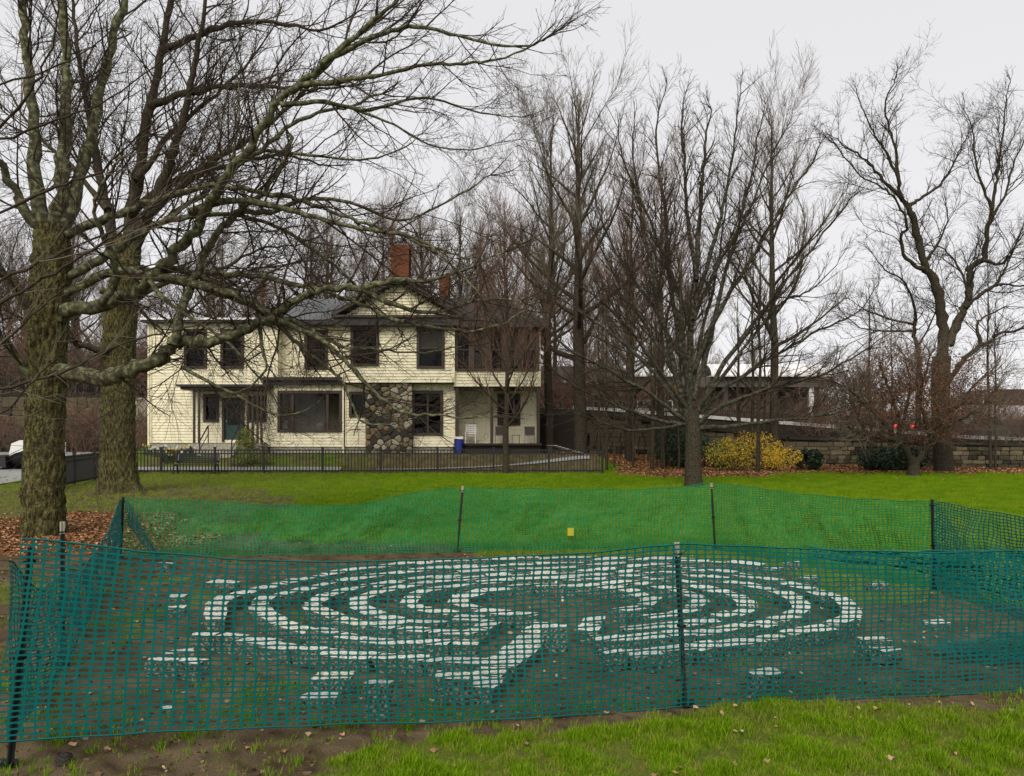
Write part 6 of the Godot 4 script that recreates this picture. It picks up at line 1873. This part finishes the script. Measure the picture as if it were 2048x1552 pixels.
func build_cover() -> void:
	rng.seed = 1234
	var ts := []; var cs := []
	# close grass in front of the netting and thin tufts on the bare earth
	for i in 110000:
		var x := rng.randf_range(-5.5, 6.5); var d := rng.randf_range(2.6, 6.0)
		var s := soil(x, d)
		var keep := 1.0 - s.x * 0.93 - s.y
		var p := fine_noise.get_noise_2d(x * 5.0, d * 5.0)
		if d > 5.6 + x * 0.1: keep *= 0.5
		if rng.randf() > keep * clampf(0.85 + p * 1.5, 0.25, 1.0): continue
		ts.append(Transform3D(Basis(Vector3.UP, rng.randf() * TAU).scaled(Vector3.ONE * rng.randf_range(0.45, 1.2) * clampf(0.85 + p, 0.5, 1.3)), Vector3(x, height(x, -d) + ground_noise.get_noise_2d(x * 6.0, d * 6.0) * 0.02 - 0.004, -d)))
		var dry := clampf(rng.randf_range(-0.6, 0.75) - p * 0.9, 0.0, 1.0)
		cs.append(Color(0.155, 0.29, 0.006).lerp(Color(0.35, 0.33, 0.07), dry) * rng.randf_range(0.75, 1.2))
	multi("grass", "bright patchy lawn grass in the foreground", "grass", tuft(11, 0.042, 3), M.grass, ts, cs)
	ts = []; cs = []
	for i in 26000:
		var x := rng.randf_range(-6.5, 6.5); var d := rng.randf_range(5.0, 14.5)
		var s := soil(x, d)
		if rng.randf() > (1.0 - s.x) * 0.9 + 0.012: continue
		ts.append(Transform3D(Basis(Vector3.UP, rng.randf() * TAU).scaled(Vector3.ONE * rng.randf_range(0.6, 1.2)), Vector3(x, height(x, -d) - 0.004, -d)))
		cs.append(Color(0.14, 0.22, 0.018).lerp(Color(0.26, 0.24, 0.06), rng.randf() * 0.6))
	multi("grass", "sparse grass coming through the bare earth inside the netting", "grass", tuft(9, 0.055, 4), M.grass, ts, cs)
	ts = []; cs = []
	for i in 90000:
		var d := 13.5 + 24.0 * pow(rng.randf(), 1.4)
		var x := rng.randf_range(-0.75, 0.78) * d
		var s := soil(x, d)
		if rng.randf() > (1.0 - s.x) * (1.0 - s.y): continue
		if d > 33.0 and x < -19.0: continue
		ts.append(Transform3D(Basis(Vector3.UP, rng.randf() * TAU).scaled(Vector3(1, rng.randf_range(0.35, 1.15), 1) * (0.8 + d * 0.02)), Vector3(x, height(x, -d) - 0.006, -d)))
		cs.append(Color(0.115, 0.24, 0.006).lerp(Color(0.215, 0.31, 0.012), clampf(0.5 + 1.2 * fine_noise.get_noise_2d(x * 2.0, d * 2.0) + rng.randf_range(-0.3, 0.3), 0, 1)) .lerp(Color(0.27, 0.25, 0.07), s.x * 0.6))
	multi("grass", "green lawn between the netting and the house", "grass", tuft(11, 0.07, 5), M.grass, ts, cs)
	# fallen leaves
	var lf := Buf.new()
	lf.colored = true
	var o := PackedVector3Array()
	for i in 8:
		var a := TAU * i / 8
		var r := 0.05 if i % 2 == 0 else 0.03
		o.append(Vector3(cos(a) * r, 0.008 + 0.014 * sin(a * 2.0 + 0.6), sin(a) * r * 0.7))
	for i in 8:
		lf.tri(Vector3(0, 0.004, 0), o[i], o[(i + 1) % 8])
	var lm := lf.mesh()
	var tones := [Color(0.3, 0.13, 0.055), Color(0.22, 0.09, 0.04), Color(0.38, 0.2, 0.1), Color(0.15, 0.075, 0.04), Color(0.45, 0.28, 0.17), Color(0.26, 0.14, 0.07)]
	ts = []; cs = []
	for i in 26000:
		var x: float; var d: float
		if i < 9000:
			x = rng.randf_range(-16.5, -5.5); d = rng.randf_range(11.5, 21.0)
		else:
			x = rng.randf_range(2.0, 34.0); d = rng.randf_range(31.5, 46.0)
		var s := soil(x, d)
		if rng.randf() > s.y + 0.02: continue
		var sc := rng.randf_range(0.7, 1.4) * (1.0 if d < 25.0 else 1.7)
		ts.append(Transform3D((Basis(Vector3.UP, rng.randf() * TAU) * Basis(Vector3.RIGHT, rng.randf_range(-0.5, 0.5))).scaled(Vector3.ONE * sc), Vector3(x, height(x, -d) + 0.015, -d)))
		cs.append(tones[rng.randi() % 6])
	multi("leaf_litter", "rusty fallen leaves under the trees", "leaves", lm, M.leaf, ts, cs)
	ts = []; cs = []
	for i in 900:
		var d := rng.randf_range(3.4, 16.0)
		var x := rng.randf_range(-0.75, 0.72) * d
		if i > 640:
			d = rng.randf_range(15.0, 34.0); x = rng.randf_range(-12.0, 20.0)
		ts.append(Transform3D((Basis(Vector3.UP, rng.randf() * TAU) * Basis(Vector3.RIGHT, rng.randf_range(-0.6, 0.6))).scaled(Vector3.ONE * rng.randf_range(0.25, 0.75)), Vector3(x, height(x, -d) + 0.02, -d)))
		cs.append(tones[rng.randi() % 6].lerp(Color(0.55, 0.42, 0.28), rng.randf() * 0.7))
	multi("fallen_leaves", "single dry leaves scattered over earth and lawn", "leaves", lm, M.leaf, ts, cs)
	# clods and chips on the bare earth
	var cm := stone_mesh(900)
	var cb: Buf = cm[1]
	var k := cb.v.size()
	cb.v.append_array(cm[0].v); cb.n.append_array(cm[0].n)
	for q in cm[0].ix: cb.ix.append(q + k)
	cb.colored = true
	for q in cb.v.size(): cb.c.append(Color.WHITE)
	ts = []; cs = []
	for i in 9000:
		var d := rng.randf_range(3.4, 14.0)
		var x := rng.randf_range(-0.72, 0.66) * d
		var s := soil(x, d)
		if rng.randf() > s.x * 0.9: continue
		var sc := 0.006 + 0.022 * pow(rng.randf(), 4.0)
		ts.append(Transform3D(Basis(Vector3.UP, rng.randf() * TAU).scaled(Vector3(1.3, 0.8, 1.0) * sc), Vector3(x, height(x, -d) + ground_noise.get_noise_2d(x * 6.0, d * 6.0) * 0.02 - sc * 0.2, -d)))
		cs.append([Color(0.09, 0.06, 0.035), Color(0.17, 0.12, 0.075), Color(0.05, 0.036, 0.022), Color(0.3, 0.26, 0.2)][0 if rng.randf() < 0.4 else (1 if rng.randf() < 0.6 else (2 if rng.randf() < 0.8 else 3))])
	multi("earth_clods", "dark clods and small chips on the bare earth", "earth", cb.mesh(), M.leaf, ts, cs)

# ---------------------------------------------------------------- beyond the wall
func car(label: String, at: Vector3, turn: float, m: Material, lit: bool) -> void:
	var o := thing("parked_car" if not lit else "passing_car", label, "car", at, "cars on the road", turn)
	var b := Buf.new()
	var prof := PackedVector2Array([Vector2(-2.2, 0.3), Vector2(2.2, 0.3), Vector2(2.25, 0.75), Vector2(2.1, 0.95), Vector2(1.0, 1.02), Vector2(0.35, 1.48), Vector2(-1.1, 1.5), Vector2(-1.85, 1.05), Vector2(-2.25, 0.98)])
	b.prism(prof, -0.85, 0.85)
	part(o, "body", b.mesh(), m)
	b = Buf.new()
	b.prism(PackedVector2Array([Vector2(-1.55, 1.06), Vector2(0.8, 1.06), Vector2(0.3, 1.42), Vector2(-1.05, 1.44)]), 0.851, 0.86)
	b.prism(PackedVector2Array([Vector2(-1.55, 1.06), Vector2(0.8, 1.06), Vector2(0.3, 1.42), Vector2(-1.05, 1.44)]), -0.86, -0.851)
	part(o, "window", b.mesh(), M.rubber)
	for x in [-1.4, 1.4]:
		for z in [-0.8, 0.8]:
			var w := Buf.new()
			w.tube(PackedVector3Array([Vector3(x, 0.32, z - 0.1), Vector3(x, 0.32, z + 0.1)]), PackedFloat32Array([0.32, 0.32]), 14, true)
			part(o, "wheel", w.mesh(), M.rubber)
	for z in [-0.65, 0.65]:
		b = Buf.new()
		b.box(Vector3(-2.3, 0.72, z - 0.2), Vector3(-2.2, 0.95, z + 0.2))
		part(o, "tail_light", b.mesh(), M.red_lamp if lit else M.rubber)
		b = Buf.new()
		b.box(Vector3(2.2, 0.6, z - 0.18), Vector3(2.27, 0.78, z + 0.18))
		part(o, "headlight", b.mesh(), M.paper)

func build_beyond() -> void:
	var b := Buf.new()
	# station canopy with white roof
	var st := thing("station_building", "long station building with a white arched canopy roof beyond the road", "building", Vector3(19, 3.4, -72))
	for e in [[-9.0, -4.4, 4.2, 1.1], [-1.5, 9.5, 4.2, 1.3]]:
		b = Buf.new()
		for i in 12:
			var a0 := PI * i / 12; var a1 := PI * (i + 1) / 12
			b.quad(Vector3(e[0], e[2] + sin(a0) * e[3], cos(a0) * -4.0), Vector3(e[0], e[2] + sin(a1) * e[3], cos(a1) * -4.0), Vector3(e[1], e[2] + sin(a1) * e[3], cos(a1) * -4.0), Vector3(e[1], e[2] + sin(a0) * e[3], cos(a0) * -4.0))
		b.box(Vector3(e[0], e[2] - 0.12, -4.0), Vector3(e[1], e[2], 4.0))
		part(st, "canopy_roof", b.mesh(), M.white_roof)
	b = Buf.new()
	b.box(Vector3(-10, -0.5, -3.6), Vector3(10, 4.08, -1.0))
	part(st, "wall", b.mesh(), M.grey_wall)
	b = Buf.new()
	b.box(Vector3(-9.5, 3.2, -1.0), Vector3(9.5, 4.08, 3.4))
	part(st, "fascia", b.mesh(), M.grey_wall)
	for x in [-8.0, -4.0, 0.0, 4.0, 7.6]:
		b = Buf.new()
		b.box(Vector3(x - 0.2, -0.5, 2.8), Vector3(x + 0.2, 3.2, 3.2))
		part(st, "column", b.mesh(), M.dark_trim if x < 7.0 else M.white_paint)
	# low brick building
	var br := thing("brick_building", "low red brick building with small white framed windows beyond the road", "building", Vector3(6.5, 3.9, -62))
	b = Buf.new(); b.box(Vector3(-6, -0.5, -5), Vector3(7, 1.55, 0)); part(br, "wall", b.mesh(), M.brick)
	b = Buf.new(); b.prism(PackedVector2Array([Vector2(-6.3, 1.55), Vector2(7.3, 1.55), Vector2(7.0, 2.5), Vector2(-6.0, 2.5)]), -5.0, 0.3); part(br, "roof", b.mesh(), M.brick)
	b = Buf.new(); b.box(Vector3(-6.2, 0.35, 0.0), Vector3(7.2, 0.5, 0.12)); part(br, "sill_band", b.mesh(), M.white_paint)
	for i in 7:
		var w := holder(br, "window")
		var x := -5.2 + i * 1.75
		b = Buf.new()
		b.box(Vector3(x - 0.05, 0.5, 0.0), Vector3(x + 1.05, 0.55, 0.1)); b.box(Vector3(x - 0.05, 1.1, 0.0), Vector3(x + 1.05, 1.16, 0.1)); b.box(Vector3(x - 0.05, 0.55, 0.0), Vector3(x + 0.02, 1.1, 0.1)); b.box(Vector3(x + 0.98, 0.55, 0.0), Vector3(x + 1.05, 1.1, 0.1)); b.box(Vector3(x + 0.47, 0.55, 0.0), Vector3(x + 0.53, 1.1, 0.1))
		part(w, "frame", b.mesh(), M.white_paint)
		b = Buf.new(); b.box(Vector3(x, 0.52, 0.01), Vector3(x + 1.0, 1.12, 0.05)); part(w, "pane", b.mesh(), M.rubber)
	var gb := thing("grey_building", "grey building with a white fascia behind the low brick one", "building", Vector3(6.5, 4.0, -74))
	b = Buf.new(); b.box(Vector3(-8, -0.5, -6), Vector3(9, 3.2, 0)); part(gb, "wall", b.mesh(), M.grey_wall)
	b = Buf.new(); b.box(Vector3(-8.2, 3.2, -6.2), Vector3(9.2, 3.6, 0.25)); part(gb, "fascia", b.mesh(), M.white_paint)
	b = Buf.new(); b.prism(PackedVector2Array([Vector2(-8.0, 3.6), Vector2(9.0, 3.6), Vector2(8.0, 5.0), Vector2(-7.0, 5.0)]), -6.0, -0.5); part(gb, "roof", b.mesh(), M.slate)
	var wh := thing("white_cottage", "far white gabled building behind the passing cars", "building", Vector3(42.5, 1.5, -80))
	b = Buf.new(); b.box(Vector3(-2.2, -0.5, -4), Vector3(2.2, 3.4, 0)); part(wh, "wall", b.mesh(), M.white_paint)
	b = Buf.new(); b.prism(PackedVector2Array([Vector2(-2.6, 3.4), Vector2(2.6, 3.4), Vector2(0, 5.6)]), -4.2, 0.2); part(wh, "roof", b.mesh(), M.white_roof)
	for i in 3:
		b = Buf.new(); b.box(Vector3(-1.6 + i * 1.2, 1.2, 0.0), Vector3(-1.0 + i * 1.2, 2.6, 0.05)); part(wh, "window", b.mesh(), M.grey_wall)
	var fb := thing("low_building", "far low building with a pale roof at the right edge", "building", Vector3(56, 1.2, -88))
	b = Buf.new(); b.box(Vector3(-5, -0.5, -5), Vector3(7, 3.0, 0)); part(fb, "wall", b.mesh(), M.grey_wall)
	b = Buf.new(); b.prism(PackedVector2Array([Vector2(-5.5, 3.0), Vector2(7.5, 3.0), Vector2(6.5, 4.6), Vector2(-4.5, 4.6)]), -5.0, 0.3); part(fb, "roof", b.mesh(), M.car_light)
	var rb := thing("red_roof_building", "far building with a dull red roof above the railing at the right edge", "building", Vector3(68, 3.5, -104))
	b = Buf.new(); b.box(Vector3(-6, -2, -6), Vector3(8, 2.4, 0)); part(rb, "wall", b.mesh(), M.grey_wall)
	b = Buf.new(); b.prism(PackedVector2Array([Vector2(-6.5, 2.4), Vector2(8.5, 2.4), Vector2(6.0, 5.2), Vector2(-4.0, 5.2)]), -6.0, 0.4); part(rb, "roof", b.mesh(), M.trim)
	# street lamp, signal, cars
	var sl := thing("street_lamp", "thin street lamp with a bent arm against the sky at the right", "street lamp", Vector3(36.5, 1.6, -60))
	b = Buf.new(); b.bar(Vector3(0, -0.5, 0), Vector3(0, 3.9, 0), 0.1); part(sl, "pole", b.mesh(), M.car_light)
	b = Buf.new(); b.bar(Vector3(0, 3.85, 0), Vector3(1.1, 4.3, 0), 0.08); part(sl, "arm", b.mesh(), M.car_light)
	b = Buf.new(); b.box(Vector3(1.0, 4.22, -0.15), Vector3(1.7, 4.36, 0.15)); part(sl, "lamp_head", b.mesh(), M.car_light)
	var ws := wall_at(9.3)
	var sig := thing("traffic_signal", "traffic signal showing red among the grove trunks", "traffic signal", Vector3(9.3, ws[4], -51.0))
	b = Buf.new(); b.bar(Vector3(0, -1.0, 0), Vector3(0, -0.2, 0), 0.12); part(sig, "pole", b.mesh(), M.iron)
	b = Buf.new(); b.box(Vector3(-0.25, -0.45, -0.15), Vector3(0.25, 0.62, 0.15)); part(sig, "housing", b.mesh(), M.iron)
	b = Buf.new(); b.tube(PackedVector3Array([Vector3(0, 0.28, 0.14), Vector3(0, 0.28, 0.19)]), PackedFloat32Array([0.17, 0.15]), 14, true); part(sig, "red_lens", b.mesh(), M.red_lamp)
	var w1 := wall_at(25.0)
	car("dark car with a glowing red tail light on the road behind the crooked tree", Vector3(25.4, w1[4] - 0.15, w1[1] - 6.0), 0.25, M.car_dark, true)
	car("dark car ahead on the road, right of the crooked tree", Vector3(28.8, wall_at(28.0)[4] - 0.15, wall_at(28.0)[1] - 7.5), 0.1, M.car_dark, false)
	# compact loader on the driveway
	var gl := height(-25.0, -40.0) + 0.05
	var ld := thing("compact_loader", "small white loader with a black bucket half hidden behind the lichened trunk", "loader", Vector3(-24.3, gl, -40.0), "", 0.1)
	b = Buf.new(); b.prism(PackedVector2Array([Vector2(-1.3, 0.55), Vector2(0.95, 0.5), Vector2(0.95, 1.3), Vector2(0.7, 1.45), Vector2(-0.75, 1.42), Vector2(-1.15, 1.25)]), -0.6, 0.6); part(ld, "body", b.mesh(), M.white_paint)
	b = Buf.new(); b.prism(PackedVector2Array([Vector2(-0.7, 1.42), Vector2(0.7, 1.45), Vector2(0.6, 2.1), Vector2(-0.4, 2.1)]), -0.5, 0.5); part(ld, "cab", b.mesh(), M.rubber)
	b = Buf.new(); b.prism(PackedVector2Array([Vector2(-2.1, 0.08), Vector2(-1.2, 0.06), Vector2(-1.25, 0.66), Vector2(-1.75, 0.68)]), -0.9, 1.0); part(ld, "bucket", b.mesh(), M.iron)
	b = Buf.new(); b.bar(Vector3(-1.4, 0.5, 0.66), Vector3(0.7, 1.3, 0.66), 0.12); b.bar(Vector3(-1.4, 0.5, -0.66), Vector3(0.7, 1.3, -0.66), 0.12); part(ld, "lift_arm", b.mesh(), M.iron)
	for x in [-0.75, 0.5]:
		for z in [-0.62, 0.62]:
			b = Buf.new(); b.tube(PackedVector3Array([Vector3(x, 0.4, z - 0.14), Vector3(x, 0.4, z + 0.14)]), PackedFloat32Array([0.4, 0.4]), 14, true); part(ld, "wheel", b.mesh(), M.rubber)

# ---------------------------------------------------------------- scene
func _ready() -> void:
	var cam := Camera3D.new()
	cam.name = "camera"
	cam.projection = Camera3D.PROJECTION_FRUSTUM
	cam.near = 0.1
	cam.far = 900.0
	cam.size = 0.1 * 1552.0 / 1550.0
	cam.frustum_offset = Vector2(0, 0.1 * 104.0 / 1550.0)
	cam.position = Vector3(0, 1.9, 0)
	add_child(cam)
	cam.current = true
	var we := WorldEnvironment.new()
	we.name = "environment"
	var env := Environment.new()
	var sky := Sky.new()
	var sm := ProceduralSkyMaterial.new()
	sm.sky_top_color = Color(0.72, 0.719, 0.728)
	sm.sky_horizon_color = Color(0.795, 0.792, 0.8)
	sm.sky_curve = 0.22
	sm.ground_bottom_color = Color(0.3, 0.3, 0.28)
	sm.ground_horizon_color = Color(0.6, 0.6, 0.6)
	sm.sun_angle_max = 0.1
	sky.sky_material = sm
	env.sky = sky
	env.background_mode = Environment.BG_SKY
	env.tonemap_mode = Environment.TONE_MAPPER_LINEAR
	env.tonemap_exposure = 1.62
	env.sdfgi_enabled = true
	env.ssao_enabled = true
	env.ssil_enabled = true
	we.environment = env
	add_child(we)
	var sun := DirectionalLight3D.new()
	sun.name = "sun"
	sun.light_energy = 0.5
	sun.light_color = Color(1.0, 0.97, 0.92)
	sun.light_angular_distance = 35.0
	sun.shadow_enabled = true
	sun.rotation_degrees = Vector3(-42, -15, 0)
	add_child(sun)

	ground_noise.seed = 4
	ground_noise.frequency = 0.12
	ground_noise.fractal_octaves = 4
	fine_noise.seed = 8
	fine_noise.frequency = 0.5
	fine_noise.fractal_octaves = 4
	make_materials()
	build_ground()
	build_upper_ground()
	print("ground")
	build_walls()
	build_house()
	print("house")
	build_fence()
	build_trees()
	build_shrubs()
	build_beyond()
	build_labyrinth()
	build_netting()
	print("netting")
	build_bench()
	build_porch_furniture()
	build_cover()
	print("done")
